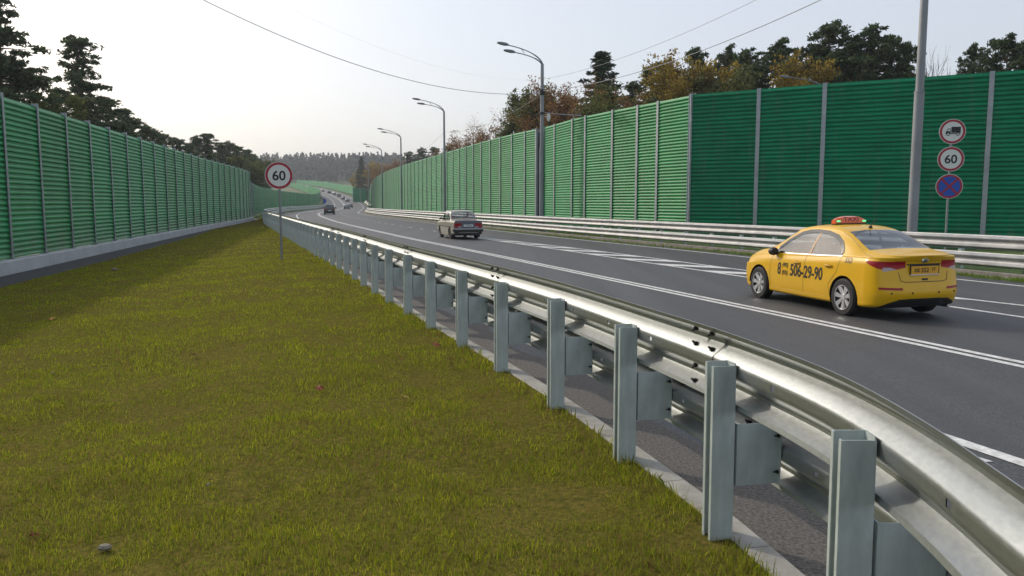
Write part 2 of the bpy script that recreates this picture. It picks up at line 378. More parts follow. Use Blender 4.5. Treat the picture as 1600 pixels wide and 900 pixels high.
# the striped strip that parts the two outbound lanes
Yg = np.arange(9.5, 43, .75)
in_o = curve([(9, 3.75), (14, 3.78), (20, 3.7), (43, 3.75)]); out_o = curve([(9, 6.6), (13.5, 5.25), (17, 5.05), (22, 4.95), (30, 4.85), (43, 4.15)])
segs = [pline(Yg, in_o(Yg), .14), pline(Yg, out_o(Yg), .14)]
def slash(Ya, Yb, w=.34):
    # parallelogram from the inner line at Ya to the outer line at Yb
    P = []
    for (y, o, s) in ((Ya, in_o(Ya), -w), (Ya, in_o(Ya), w), (Yb, out_o(Yb), w), (Yb, out_o(Yb), -w)):
        x, yy = off(y+s*2.2, float(o)); P.append((x, yy, float(road_z(x, yy))+.005))
    return P
for y in np.arange(14.6, 42.5, 2.5):
    P = slash(y+1.5, y, .22)
    segs.append((np.array([P[0], P[3]]), np.array([P[1], P[2]])))
strips('lane_divider_stripes', segs, M['paint'])
segs = [pline(np.arange(y, y+1.1, .5), 3.8, .12) for y in np.arange(44, 120, 4.0)]+[pline(np.arange(y, y+3.1, 1), 3.8, .12) for y in np.arange(122, 260, 12.0)]
strips('lane_dashes', segs, M['paint'])
# nearest chevron corner beside the edge line
strips('chevron_marking', [(np.array([(a_, b_, float(road_z(a_, b_))+.005) for a_, b_ in ((3.12, 6.35), (2.95, 5.55))]), np.array([(a_, b_, float(road_z(a_, b_))+.005) for a_, b_ in ((3.16, 6.38), (3.48, 5.62))]))], M['paint'])

# gritty dusty strip of asphalt along the kerb
M['grit'] = mat('gritty_asphalt', (.045, .042, .038), .95, 0, c2=(.17, .155, .14), scale=45, detail=10, bump=.8, bscale=60)
Yk = np.arange(-3, 70, .5); xa = rl(Yk)+.13; xb = rl(Yk)+.75+.12*np.sin(Yk*1.7)+.06*np.sin(Yk*4.3)
gs = ribbon('gritty_shoulder', np.stack([xa, Yk, road_z(xa, Yk)+.004], -1), np.stack([xb, Yk, road_z(xb, Yk)+.004], -1), M['grit'], nx=2); tag(gs, kind='structure')
# left kerb under the near guardrail: one kerbstone after another
kerb = empty('kerb_row', (0, 0, 0), 0, 'row of pale flush kerbstones under the near guardrail, between grass and asphalt', 'kerb')
ky = -3.0; kstones = []
def kerb_stone(parent, f0, y0, y1, w, zt, zb, mat_, name='kerbstone'):
    ysn = np.linspace(y0, y1, 4); V = []; F = []; bv = .012
    for y in ysn:
        x, yy, z, nx, ny = f0(y)
        for (o, h) in ((0, zb), (0, zt-bv), (bv, zt), (w-bv, zt), (w, zt-bv), (w, zb)):
            V.append((x+nx*o, yy+ny*o, z+h))
    for i in range(3):
        for k in range(5): F.append((i*6+k, i*6+k+1, (i+1)*6+k+1, (i+1)*6+k))
    F += [(0, 1, 2, 3, 4, 5), (23, 22, 21, 20, 19, 18)]
    F = [tuple(reversed(f)) for f in F]
    return mk(name, V, F, mat_, parent)
def near_kerb(y):
    y = float(y); d = float(rl(y+.3)-rl(y-.3))/.6; L = math.sqrt(1+d*d); return float(rl(y))-.02, y, 0.0, 1/L, -d/L
while ky < 60:
    kerb_stone(kerb, near_kerb, ky, ky+.995, .16, .05, -.25, M['kerb']); ky += 1.003
rest = []
def right_kerb(y):
    y = float(y); o = float(KR(y)); x, yy = off(y, o); nx, ny = Cn(y); return float(x), float(yy), float(rz_(y, o)), float(nx), float(ny)
kerb2 = empty('kerb_row', (0, 0, 0), 0, 'worn brown grey kerb along the far side of the carriageway before the grass verge', 'kerb')
ky = 12.0
for i in range(95):
    st = 1.0 if ky < 60 else 3.0
    kerb_stone(kerb2, right_kerb, ky, ky+st-.008, .18, .15, -.2, M['kerb_r']); ky += st
# lawn (between the barrier footpath and the near kerb), right verge, left far verge
Yl = np.arange(-7, 100, .5)
def path_w(Y): return np.interp(Y, [-10, 30, 50, 62], [1.35, 1.3, .9, .25])
lawn_l = np.stack([wl(Yl)+.42+path_w(Yl), Yl, np.interp(Yl, [0, 25, 93], [-.33, -.32, -.12])], -1)
lawn_r = np.stack([rl(Yl)-.02, Yl, np.full_like(Yl, .035)], -1)
m = mat('lawn_soil', (.062, .064, .015), 1.0, 0, c2=(.17, .135, .035), scale=26, detail=12, bump=.8, bscale=45, spec=.0)
lawn = ribbon('lawn', lawn_l, lawn_r, m, nx=40); tag(lawn, kind='structure')
vs = np.empty(len(lawn.data.vertices)*3, np.float32); lawn.data.vertices.foreach_get('co', vs); vs = vs.reshape(-1, 3)
def lawn_z(x, y):
    l = wl(y)+.42+path_w(y); r = rl(y)-.02; t = np.clip((x-l)/(r-l), 0, 1)
    zl = np.interp(y, [0, 25, 93], [-.33, -.32, -.12])
    e = np.clip(np.minimum(t, 1-t)*12, 0, 1)
    return zl*(1-t)**1.4+.035*(1-(1-t)**1.4)+e*.02*(np.sin(x*1.7+y*.6)+np.sin(y*2.1-x*.9)+.6*np.sin(x*4.1+y*3.3))
vs[:, 2] = lawn_z(vs[:, 0].astype(float), vs[:, 1].astype(float)); lawn.data.vertices.foreach_set('co', vs.ravel()); lawn.data.update()
pl = np.stack([wl(Yl)+.30, Yl, np.interp(Yl, [0, 25, 93], [-.36, -.35, -.15])], -1)
pr = np.stack([wl(Yl)+.40+path_w(Yl), Yl, np.interp(Yl, [0, 25, 93], [-.345, -.335, -.14])], -1)
M['path'] = mat('path_asphalt', (.030, .031, .034), .9, 0, c2=(.055, .055, .057), scale=3, detail=8, bump=.3, bscale=80)
fp = ribbon('footpath', pl, pr, M['path'], nx=2); tag(fp, kind='structure')

# ------------------------------------------------------------------ noise barriers
def louvre(w, h, depth, row, mat_, name='panel'):
    """panel in local XZ, ridges toward -Y, width w from x=0"""
    n = int(round(h/row)); row = h/n; V = []; F = []
    prof = []
    for i in range(n):
        z = i*row
        prof += [(-depth*.05, z), (-depth*.95, z+row*.05), (-depth, z+row*.12), (-depth, z+row*.36), (-depth*.93, z+row*.43), (-depth*.25, z+row*.66), (-depth*.12, z+row*.72)]
    prof.append((-depth*.05, h))
    for (d, z) in prof: V.append((0, d, z)); V.append((w, d, z))
    for i in range(len(prof)-1): F.append((2*i, 2*i+1, 2*i+3, 2*i+2))
    nf = len(V); V += [(0, .06, 0), (w, .06, 0), (w, .06, h), (0, .06, h)]
    F += [(nf+1, nf, nf+3, nf+2), (2*len(prof)-2, 2*len(prof)-1, nf+2, nf+3)]
    return mesh(name, V, F, mat_, smooth=True, autosmooth=32)
def ibeam(h, w, d, mat_, name='post'):
    mb = MB(); t = .012
    mb.box(-w/2, w/2, -d/2, -d/2+t, 0, h); mb.box(-w/2, w/2, d/2-t, d/2, 0, h); mb.box(-t/2, t/2, -d/2+t, d/2-t, 0, h)
    mb.box(-w/2-.05, w/2+.05, -d/2-.05, d/2+.05, -.0, .025)
    return mesh(name, mb.V, mb.F, mat_)
def barrier(label, pts, h, zf, face, gmat, row=.165, group=None, post_w=.16, plinth=None, tilt=0.0, depth=.055, ends=True, post_h=.10):
    """pts: post positions (x,y) in order; face = +1 if the ridged side is to the right of the direction of travel"""
    root = empty('noise_barrier', (pts[0][0], pts[0][1], zf(pts[0])), 0, label, 'noise barrier', group)
    pm = ibeam(h+post_h, post_w, .18, M['galv_far']); cache = {}
    bx, by, bz = root.location
    for i, p in enumerate(pts):
        q = pts[min(i+1, len(pts)-1)]; q0 = pts[max(i-1, 0)]
        an = math.atan2(q[1]-q0[1], q[0]-q0[0])
        if ends or 0 < i < len(pts)-1:
            link('post', pm, root, (p[0]-bx, p[1]-by, zf(p)-bz), (0, 0, an))
        if i < len(pts)-1:
            L = math.hypot(q[0]-p[0], q[1]-p[1]); an = math.atan2(q[1]-p[1], q[0]-p[0]); w = L-.02
            key = round(w, 2)
            if key not in cache: cache[key] = louvre(key, h, depth, row, gmat)
            slope = math.atan2(zf(q)-zf(p), L)
            if face > 0: o = link('panel', cache[key], root, (p[0]-bx+.01*math.cos(an), p[1]-by+.01*math.sin(an), zf(p)-bz), (0, -slope, an))
            else:
                o = link('panel', cache[key], root, (q[0]-bx-.01*math.cos(an), q[1]-by-.01*math.sin(an), zf(q)-bz), (0, slope, an+math.pi))
    return root
# left run near: posts every 2.95 m
dl = np.array([-.207, .978]); p0 = np.array([-15.9, 25.4])
def wl_pt(s):
    y = p0[1]+s*.978; return (float(wl(y)), y)
ptsL = [wl_pt(s) for s in np.arange(-32.6, 70.5, 2.95)]
zL = lambda p: float(np.interp(p[1], [0, 25, 93], [.06, .08, .18]))
bl = barrier('tall green louvred noise barrier on a white concrete plinth left of the grass', ptsL, 5.05, zL, +1, M['green_lt'], row=.168, post_w=.15)
# plinth blocks
bx, by, bz = bl.location
for i in range(0, len(ptsL)-1, 2):
    a = ptsL[i]; b_ = ptsL[min(i+2, len(ptsL)-1)]
    L = math.hypot(b_[0]-a[0], b_[1]-a[1]); an = math.atan2(b_[1]-a[1], b_[0]-a[0])
    mb = MB(); h = zL(a)+.42; mb.box(0, L-.015, -.32, .2, -.45, -.012, .02)
    mb.build('plinth_block', M['concrete'], bl); o = bl.children[-1]
    o = [c for c in col.objects if c.parent == bl][-1]
    o.location = (a[0]-bx, a[1]-by, zL(a)-bz); o.rotation_euler = (0, 0, an)
# left far run following the bend
Yq = [98.5]
while Yq[-1] < 430: Yq.append(Yq[-1]+(3.9 if Yq[-1] < 250 else 6))
ptsL2 = [(float(wl(y)), y) for y in Yq]
barrier('lower green noise barrier curving away to the right behind the single round speed sign', ptsL2, 4.3, lambda p: float(Cz(p[1]))+.15, +1, M['green_lt'], row=.33, post_w=.14, post_h=.05)
Yq = list(np.arange(434, 760, 12.0))
barrier('distant green noise barrier on the near side of the climbing road', [(float(wl(y)) if y < 600 else float(off(y, -10)[0]), y) for y in Yq], 3.6, lambda p: float(Cz(p[1])), +1, M['green_lt'], row=.6, post_w=.14, post_h=.05)
# right: angled dark run, then the long lit run
dirR = np.array([10.77, -6.62]); dirR /= np.linalg.norm(dirR)
ptsR0 = [(8.84, 40.2), (11.63, 38.35), (14.04, 36.6), (17.31, 34.75), (19.61, 33.4)]
for i in range(4): ptsR0.append((ptsR0[-1][0]+2.75*dirR[0], ptsR0[-1][1]+2.75*dirR[1]))
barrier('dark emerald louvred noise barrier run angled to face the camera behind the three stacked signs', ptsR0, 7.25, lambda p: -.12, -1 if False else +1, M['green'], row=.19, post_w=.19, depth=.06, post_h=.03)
wrf = curve([(40.2, 8.84), (51.5, 3.87), (57.2, 2.24), (61.9, .3), (67.5, -1.6), (79.4, -5.2), (95, -9.9), (125, -18.5), (150, -24.5), (187, -32.2), (240, -42), (300, -52.5), (325, -57)])
yy = [40.2, 42.7, 44.4, 46.7, 49.7, 51.5, 54.9, 57.0]
ptsR1 = [(float(wrf(y)), y) for y in yy]; 
yy2 = [58.4, 60.2, 62.6]
while yy2[-1] < 190: yy2.append(yy2[-1]+2.75)
ptsR2 = [(float(wrf(y)), y) for y in yy2]
zR = lambda p: float(Cz(p[1]))-.12
ptsR1 = ptsR1[::-1]; ptsR2 = ptsR2[::-1]
HR = 7.2
barrier('short sunlit green barrier run between the angled dark run and the gap', ptsR1, HR, zR, +1, M['green_lt'], row=.165, post_w=.19, post_h=.03)
hR = HR
barrier('long sunlit green barrier run beyond the lamp post, following the right guardrail', ptsR2, HR, zR, +1, M['green_lt'], row=.165, post_w=.17, post_h=.03)
# dark return closing the gap at the lamp post
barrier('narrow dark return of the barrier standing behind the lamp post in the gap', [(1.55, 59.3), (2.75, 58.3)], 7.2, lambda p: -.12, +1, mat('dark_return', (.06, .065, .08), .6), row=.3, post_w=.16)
yy = list(np.arange(193, 300, 5.0)); ptsR3 = [(float(wrf(y)), y) for y in yy][::-1]
barrier('far end of the long right hand green barrier where the road bends', ptsR3, 6.2, lambda p: float(Cz(p[1]))-.1, +1, M['green_lt'], row=.4, post_w=.16)
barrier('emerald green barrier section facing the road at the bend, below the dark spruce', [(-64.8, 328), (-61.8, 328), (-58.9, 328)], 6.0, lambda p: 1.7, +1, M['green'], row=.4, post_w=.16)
yy = list(np.arange(330, 760, 9.0)); ptsR4 = [(float(off(y, 12)[0]), float(off(y, 12)[1])) for y in yy][::-1]
barrier('pale green barrier on the outer side of the road climbing to the wood', ptsR4, 4.2, lambda p: float(Cz(p[1]))-.1, +1, M['green_lt'], row=.6, post_w=.16)

# verge on the right between kerb and barrier
Yv = np.arange(10, 320, 1.0)
def wr_any(y):
    return np.where(y > 40.2, wrf(np.maximum(y, 40.2)), 8.84+(40.2-y)*1.627)
vl = np.stack([*off(Yv, KR(Yv)+.17), rz_(Yv, KR(Yv))+.11], -1)
vr = np.stack([wr_any(vl[:, 1])+.5, vl[:, 1], Cz(vl[:, 1])-.14], -1)
M['verge'] = mat('verge_grass', (.045, .10, .012), 1, 0, c2=(.08, .13, .02), scale=4, detail=8, bump=.5, bscale=20)
vg = ribbon('verge', vl, vr, M['verge'], nx=6); tag(vg, kind='structure')
Yv = np.arange(62, 320, 2.0)
vl = np.stack([wl(Yv), Yv, Cz(Yv)-.02], -1); vr = np.stack([rl(Yv)+.02, Yv, Cz(Yv)+.05], -1)
# (starts where the lawn has narrowed away)
Yv = np.arange(99.5, 320, 2.0)
vl = np.stack([wl(Yv), Yv, Cz(Yv)-.02], -1); vr = np.stack([rl(Yv)+.02, Yv, Cz(Yv)+.03], -1)
vg = ribbon('far_verge', vl, vr, M['verge'], nx=2); tag(vg, kind='structure')

# ------------------------------------------------------------------ guardrails
BH = .40
BP = [(0.0, 0.0), (.006, -.022), (.062, -.055), (.082, -.075), (.082, -.098), (.062, -.118), (.006, -.160), (0.0, -.172), (0.0, -.186), (0.0, -.214),
      (0.0, -.228), (.006, -.240), (.062, -.282), (.082, -.302), (.082, -.325), (.062, -.345), (.006, -.378), (0.0, -.400)]
def beam(name, P, N, mat_, parent, holes=None, t=.004, prof=BP, ends=True):
    """P (n,3) top-lip line, N (n,2) unit normal pointing to the road; closed sheet with thickness t"""
    n = len(P); k = len(prof); K = 2*k; V = np.zeros((n, K, 3))
    front = np.array(prof); 
    d = np.gradient(front, axis=0); L = np.hypot(d[:, 0], d[:, 1])[:, None]; nn = np.stack([-d[:, 1], d[:, 0]], 1)/L
    back = front-nn*t*np.sign(nn[k//2, 0]+1e-9)
    loop = np.concatenate([front, back[::-1]], 0)
    V[:, :, 0] = P[:, None, 0]+N[:, None, 0]*loop[None, :, 0]
    V[:, :, 1] = P[:, None, 1]+N[:, None, 1]*loop[None, :, 0]
    V[:, :, 2] = P[:, None, 2]+loop[None, :, 1]
    ii, jj = np.meshgrid(np.arange(n-1), np.arange(K), indexing='ij'); ii = ii.ravel(); jj = jj.ravel()
    a = ii*K+jj; b = ii*K+(jj+1) % K; F = np.stack([a, a+K, b+K, b], 1)
    if holes is not None and len(holes):
        mid = k//2-1
        bad = np.isin(ii, holes) & ((jj == mid) | (jj == K-2-mid))
        F = F[~bad]
    return mk(name, V.reshape(-1, 3), F, mat_, parent, smooth=True, autosmooth=38)
def path_arr(fn, S0, S1, step):
    """sample parametric fn by arclength"""
    ts = np.arange(S0, S1, step); X, Y = fn(ts); return X, Y
def resample(X, Y, s_new):
    s = np.concatenate([[0], np.cumsum(np.hypot(np.diff(X), np.diff(Y)))]); return np.interp(s_new, s, X), np.interp(s_new, s, Y), s[-1]
def normals(X, Y, side):
    dx, dy = np.gradient(X), np.gradient(Y); L = np.hypot(dx, dy); return np.stack([dy/L, -dx/L], -1)*side   # side +1: right of travel
def c_post(h, mat_):
    """open C post; local +X toward the road, opening toward +Y (away along the rail)"""
    mb = MB(); t = .006; w = .10; d = .13
    mb.box(d-t, d, t, w-t, 0, h)                # web on the beam side
    mb.box(0, d, 0, t, 0, h-.012); mb.box(0, d, w-t, w, 0, h)     # flanges across the rail
    mb.box(0, t, t, .024, 0, h-.012); mb.box(0, t, w-.024, w-t, 0, h)   # lips
    return mesh('post', mb.V, mb.F, mat_)
def spacer_mesh(L, h, mat_):
    mb = MB(); t = .005
    mb.box(0, L, 0, t, 0, h); mb.box(L-t, L, t, .07, 0, h); mb.box(0, t, t, .06, 0, h)
    mb.box(L-t, L, -.035, 0, 0, h)
    return mesh('spacer', mb.V, mb.F, mat_)
def bolt_mesh():
    mb = MB(); mb.lathe([(0, .034), (.007, .034), (.007, .016), (.014, .016), (.014, .004), (.02, .004), (.02, 0)], 6, 'x')
    return mesh('bolt', mb.V, mb.F, M['bolt'])
BOLT = bolt_mesh()

def guardrail(label, X, Y, zf, side, posts, z_up, z_lo, low_off, up_off=.0, post_h=1.0, detail_len=0, splice_s=(), group=None, ms=None):
    root = empty('guardrail', (float(X[0]), float(Y[0]), 0), 0, label, 'guardrail', group); bx, by, _ = root.location
    S = np.concatenate([[0], np.cumsum(np.hypot(np.diff(X), np.diff(Y)))])
    s = list(np.arange(0, min(detail_len, S[-1]), .09))+list(np.arange(detail_len, S[-1], .8)); s = sorted(s)
    holes_at = np.arange(.35, detail_len, .75)
    extra = []
    for h in holes_at: extra += [h-.018, h+.018]
    s = np.array(sorted([q for q in s if all(abs(q-h) > .025 for h in holes_at)]+extra)) if detail_len else np.array(s)
    xs_, ys_ = np.interp(s, S, X), np.interp(s, S, Y); N = normals(xs_, ys_, side)
    hidx = [int(np.argmin(abs(s-(h-.018)))) for h in holes_at] if detail_len else None
    up = None
    for (zt, o_, nm) in ((z_up, up_off, 'upper_beam'), (z_lo, low_off, 'lower_beam')):
        P = np.stack([xs_+N[:, 0]*o_-bx, ys_+N[:, 1]*o_-by, zf(ys_)+zt], -1)
        bm = beam(nm, P, N, ms or M['galv'], root, hidx)
        # splices: the end of one sheet lapped over the next, with its bolts
        for c in splice_s:
            sel = np.linspace(c-.16, c+.16, 5); xx, y2 = np.interp(sel, S, X), np.interp(sel, S, Y); n2 = normals(xx, y2, side)
            P2 = np.stack([xx+n2[:, 0]*(o_-.0055)-bx, y2+n2[:, 1]*(o_-.0055)-by, zf(y2)+zt+.001], -1)
            beam('lap_joint', P2, n2, ms or M['galv'], bm, None, t=.003)
            for (ds) in (-.10, .10):
                px_, py_ = float(np.interp(c+ds, S, X)), float(np.interp(c+ds, S, Y)); j = int(np.argmin(abs(sel-c-ds))); nx, ny = n2[j]
                for (dd, hh, til) in ((.034, -.038, .5), (.034, -.138, -.65), (.034, -.262, .65), (.034, -.362, -.5)):
                    an = math.atan2(-ny, -nx)
                    o = link('bolt', BOLT, bm, (px_+nx*(o_+dd-.010)-bx, py_+ny*(o_+dd-.010)-by, float(zf(y2[2]))+zt+hh), (0, til, an))
    # posts
    pm = c_post(post_h+.3, M['galv_post']); sm = spacer_mesh(low_off-.01, .34, M['galv_post'])
    for (ps) in posts:
        px_, py_ = float(np.interp(ps, S, X)), float(np.interp(ps, S, Y))
        q0, q1 = float(np.interp(ps-.2, S, X)), float(np.interp(ps+.2, S, X)); r0, r1 = float(np.interp(ps-.2, S, Y)), float(np.interp(ps+.2, S, Y))
        dx, dy = q1-q0, r1-r0; L = math.hypot(dx, dy) or 1; nx, ny = dy/L*side, -dx/L*side
        an = math.atan2(ny, nx)
        jz = random.uniform(-.008, .008); jr = random.uniform(-.02, .02)
        po = link('post', pm, root, (px_-nx*.138-bx, py_-ny*.138-by, float(zf(py_))-.3+jz), (random.uniform(-.006, .006), random.uniform(-.006, .006), an+jr))
        if side < 0: po.scale = (1, -1, 1)
        sp = link('spacer', sm, root, (px_-bx+nx*.002, py_-by+ny*.002, float(zf(py_))+z_lo-.37), (0, 0, an))
        if side < 0: sp.scale = (1, -1, 1)
        elif py_ < 16 and py_ > 1:
            for (yy_, zz_) in ((-.018, .07), (-.018, .27)):
                link('bolt', BOLT, sp, (low_off-.016, yy_, zz_), (0, 0, math.pi)).scale = (.8, .6, .6)
    return root
Yr = np.arange(-1.0, 58, .1); Xr = rl(Yr)
S = np.concatenate([[0], np.cumsum(np.hypot(np.diff(Xr), np.diff(Yr)))])
s_of = lambda y: float(np.interp(y, Yr, S))
post_y = [2.80, 4.12, 5.42, 6.88, 8.45, 9.9, 11.4, 12.82, 14.4, 15.9, 17.35, 18.7]
post_s = [s_of(1.45), s_of(.05)]+[s_of(y+.05) for y in post_y]; ps = post_s[-1]+1.5
while ps < S[-1]: post_s.append(ps); ps += 1.5
spl = [s_of(4.62), s_of(9.0), s_of(13.4), s_of(17.8), s_of(22.3)]
guardrail('shiny near guardrail with two beams and C posts sweeping past the camera beside the grass', Xr, Yr, lambda y: 0*np.asarray(y, float), +1, post_s, 1.145, .70, .25, post_h=1.0, detail_len=24, splice_s=spl)
# its continuation along the inside of the bend
Yr2 = np.arange(58.6, 300, .8)
Xr2 = rl(Yr2)
S2 = np.concatenate([[0], np.cumsum(np.hypot(np.diff(Xr2), np.diff(Yr2)))])
guardrail('distant guardrail run curving along the foot of the lower left barrier', Xr2, Yr2, lambda y: Cz(y), +1, list(np.arange(.5, 92, 2.0))+list(np.arange(92, S2[-1], 6.0)), 1.145, .70, .25)
# right guardrail
ry = np.arange(13.0, 315, .6)
Xg, Yg_ = off(ry, KR(ry)+.75)
SR = np.concatenate([[0], np.cumsum(np.hypot(np.diff(Xg), np.diff(Yg_)))])
pr_s = list(np.arange(.6, 110, 2.0))+list(np.arange(110, SR[-1], 7.0))
gr = guardrail('double beam guardrail on the verge across the road, before the dark green barrier', Xg, Yg_, lambda y: Cz(y)-.17, -1, pr_s, 1.12, .66, .30, post_h=.95, ms=M['galv_old'])
# red reflector on it
mb = MB(); mb.box(-.03, .03, -.012, .0, -.06, .06, .004); o = mb.build('reflector', M['tail_red'], gr)
i = int(np.argmin(abs(Xg/Yg_-.555))); o.location = (float(Xg[i])-gr.location.x-.34, float(Yg_[i])-gr.location.y-.14, .34)

# ------------------------------------------------------------------ lettering helper
def text_mesh(s, size, mat_, bold=0.0, xs=1.0):
    cu = bpy.data.curves.new('t', 'FONT'); cu.body = s; cu.size = size; cu.offset = bold; cu.align_x = 'CENTER'; cu.align_y = 'CENTER'; cu.resolution_u = 4; cu.extrude = .0015
    o = bpy.data.objects.new('t', cu); col.objects.link(o)
    bpy.context.view_layer.update()
    me = bpy.data.meshes.new_from_object(o.evaluated_get(bpy.context.evaluated_depsgraph_get())); bpy.data.objects.remove(o)
    me.materials.clear(); me.materials.append(mat_)
    v = np.empty(len(me.vertices)*3, np.float32); me.vertices.foreach_get('co', v); v = v.reshape(-1, 3)
    v[:, 0] -= (v[:, 0].max()+v[:, 0].min())/2; v[:, 1] -= (v[:, 1].max()+v[:, 1].min())/2; v[:, 0] *= xs
    me.vertices.foreach_set('co', v.ravel()); me.update(); return me
def upright(me):    # XY text plane -> XZ facing -Y
    v = np.empty(len(me.vertices)*3, np.float32); me.vertices.foreach_get('co', v); v = v.reshape(-1, 3)
    w = np.stack([v[:, 0], -v[:, 2], v[:, 1]], -1); me.vertices.foreach_set('co', w.ravel().astype(np.float32)); me.update(); return me

# ------------------------------------------------------------------ road signs
def disc(r, y, mat_, name, parent, r0=0.0, th=.004, n=48):
    mb = MB()
    if r0 <= 0: mb.lathe([(0, y+th), (r, y+th), (r, y), (0, y)], n, 'y')
    else: mb.lathe([(r0, y), (r0, y+th), (r, y+th), (r, y), (r0, y)], n, 'y')
    return mb.build(name, mat_, parent)
def sign_face(root, z, kind, r=.43, rz=0.0, label=None):
    """one round plate; local -Y faces traffic"""
    plate = disc(r, -.03, M['white'], 'plate', root, th=.006); plate.location = (0, -.05, z); plate.rotation_euler = (0, 0, rz)
    if label: plate['label'] = label
    rim = disc(r+.012, 0, M['signback'], 'rim', plate, r0=r-.003, th=.02); rim.location = (0, -.032, 0)
    def sub(me, nm, y=-.0385): o = link(nm, me, plate, (0, y, 0)); return o
    if kind in ('60', 'truck'):
        disc(r-.012, -.034, M['red'], 'red_ring', plate, r0=r*.80, th=.003)
    if kind == '60':
        sub(upright(text_mesh('60', r*.98, M['navy'], .008, 1.0)), 'number', -.034)
    elif kind == 'truck':
        mb = MB(); y0, y1 = -.036, -.031; k = r
        mb.box(-.10*k, .62*k, y0, y1, -.10*k, .38*k)           # box body
        mb.prism([(-.15*k, -.20*k), (-.15*k, .24*k), (-.36*k, .24*k), (-.46*k, .02*k), (-.52*k, -.02*k), (-.52*k, -.20*k)], y0, y1)
        mb.box(-.14*k, .62*k, y0, y1, -.20*k, -.14*k)
        mb.build('truck_symbol', M['navy'], plate)
        mb = MB(); mb.prism([(-.20*k, .03*k), (-.20*k, .18*k), (-.33*k, .18*k), (-.40*k, .03*k)], -.0375, -.0365); mb.build('window_symbol', M['white'], plate)
        for x in (-.33*k, .42*k):
            mb = MB(); mb.lathe([(0, -.039), (.13*k, -.039), (.13*k, -.037)], 20, 'y', (x, 0, -.22*k)); w = mb.build('wheel_symbol', M['navy'], plate)
            mb = MB(); mb.lathe([(0, -.041), (.075*k, -.041), (.075*k, -.040)], 20, 'y', (x, 0, -.22*k)); mb.build('hub_symbol', M['white'], plate)
    elif kind == 'nostop':
        disc(r-.012, -.034, M['blue'], 'blue_field', plate, th=.003); disc(r-.012, -.0375, M['red'], 'red_ring', plate, r0=r*.82, th=.003)
        for a_ in (45, -45):
            mb = MB(); mb.box(-r*.82, r*.82, -.0392 if a_ > 0 else -.0402, -.0372, -.055*r*1.3, .055*r*1.3); o = mb.build('red_bar', M['red'], plate); o.rotation_euler = (0, R(a_), 0)
    return plate
def sign_post(label, loc, h, faces, rz, group=None, pr=.038):
    root = empty('road_sign', loc, rz, label, 'road sign', group)
    mb = MB(); mb.lathe([(pr, 0), (pr, h), (pr*.6, h+.01), (0, h+.01)], 16); mb.build('pole', M['pole'], root, True, 40)
    for (z, kind, r, rr, lb) in faces:
        sign_face(root, z, kind, r, rr, lb)
        mb = MB(); mb.box(-.05, .05, -.062, .045, z-.20, z-.16); mb.box(-.05, .05, -.062, .045, z+.16, z+.20); mb.build('clamp', M['signback'], root)
    return root
sign_post('single round white 60 speed limit sign standing in the grass by the near guardrail', (-7.38, 25.6, -.1), 3.0, [(2.79, '60', .425, R(6), None)], R(8))
sg = sign_post('pole with three stacked round signs, no lorries, 60 and no stopping, across the road', (14.73, 27.2, -.12), 4.62,
          [(4.32, 'truck', .405, R(4), 'white plate with red ring and black lorry'), (3.41, '60', .405, R(2), 'white plate with red ring and number 60'), (2.50, 'nostop', .405, R(-2), 'blue plate with red ring and red cross')], R(-14))

# ------------------------------------------------------------------ lamp posts and wires
def lamp_head(parent, p, d, L=.75):
    d = np.array(d)/np.linalg.norm(d); p = np.array(p); s = np.cross(d, [0, 0, 1]); s /= np.linalg.norm(s); u = np.cross(s, d)
    V = []; F = []
    for (t, w, h) in ((0, .04, .04), (.08, .07, .07), (.30, .13, .10), (.70, .13, .085), (.95, .09, .05), (1, .03, .03)):
        for (a_, b_) in ((-1, -.7), (-1, .3), (-.5, 1), (.5, 1), (1, .3), (1, -.7)): V.append(p+d*t*L+s*a_*w+u*b_*h)
    for i in range(5):
        for k in range(6): F.append((i*6+k, i*6+(k+1) % 6, (i+1)*6+(k+1) % 6, (i+1)*6+k))
    F += [(5, 4, 3, 2, 1, 0), (30, 31, 32, 33, 34, 35)]
    return mk('lamp_head', V, F, M['lampgrey'], parent)
M['lampgrey'] = mat('lamp_grey', (.16, .17, .19), .5, .3)
def lamp_post(label, loc, rz, h=10.7, arms=2, reach=2.5, rise=1.0, r0=.16, r1=.10, step=5.3, group='lamp posts along the right side of the road'):
    """arms reach toward local -X"""
    root = empty('lamp_post', loc, rz, label, 'lamp post', group)
    mb = MB(); mb.lathe([(r0*1.9, 0), (r0*1.9, .03), (r0*1.08, .03), (r0*1.04, .5), (r0, step-.02), (r0+.012, step-.02), (r0+.012, step+.02), (r0*.84, step+.03), (r1*1.05, h-.3), (r1, h), (0, h)], 20)
    mb.build('pole', M['pole'], root, True, 35)
    for a_ in range(arms):
        L = reach*(1 if a_ == 0 else .80); up = rise*(1.0 if a_ == 0 else .62); pts = []
        base = np.array([0, (.05 if a_ else -.05), h-.15])
        for t in np.linspace(0, 1, 14):
            # vertical at first, leaning over to a nearly straight rising arm
            x = -L*(t**1.55); z = up*(1-(1-t)**2.1)*.62+up*.38*t
            pts.append(base+np.array([x, 0, z+.1]))
        mb = MB(); mb.tube(pts, [.045]*6+[.032]*8, 8); arm = mb.build('lamp_arm', M['pole'], root, True)
        lamp_head(root, pts[-1]+np.array([.1, 0, .0]), pts[-1]-pts[-2], .80)
    if arms == 2:
        mb = MB(); mb.tube([(-reach*.62, -.05, h+rise*.84), (-reach*.50, .05, h+rise*.56)], .018, 6); mb.build('brace', M['pole'], root)
    return root
def nrot(Y): nx, ny = Cn(Y); return math.atan2(ny, nx)
lamp_post('thick lamp post rising out of the top of the picture behind the yellow taxi', (12.28, 24.6, -.15), nrot(24), h=11.5, r0=.145, r1=.10)
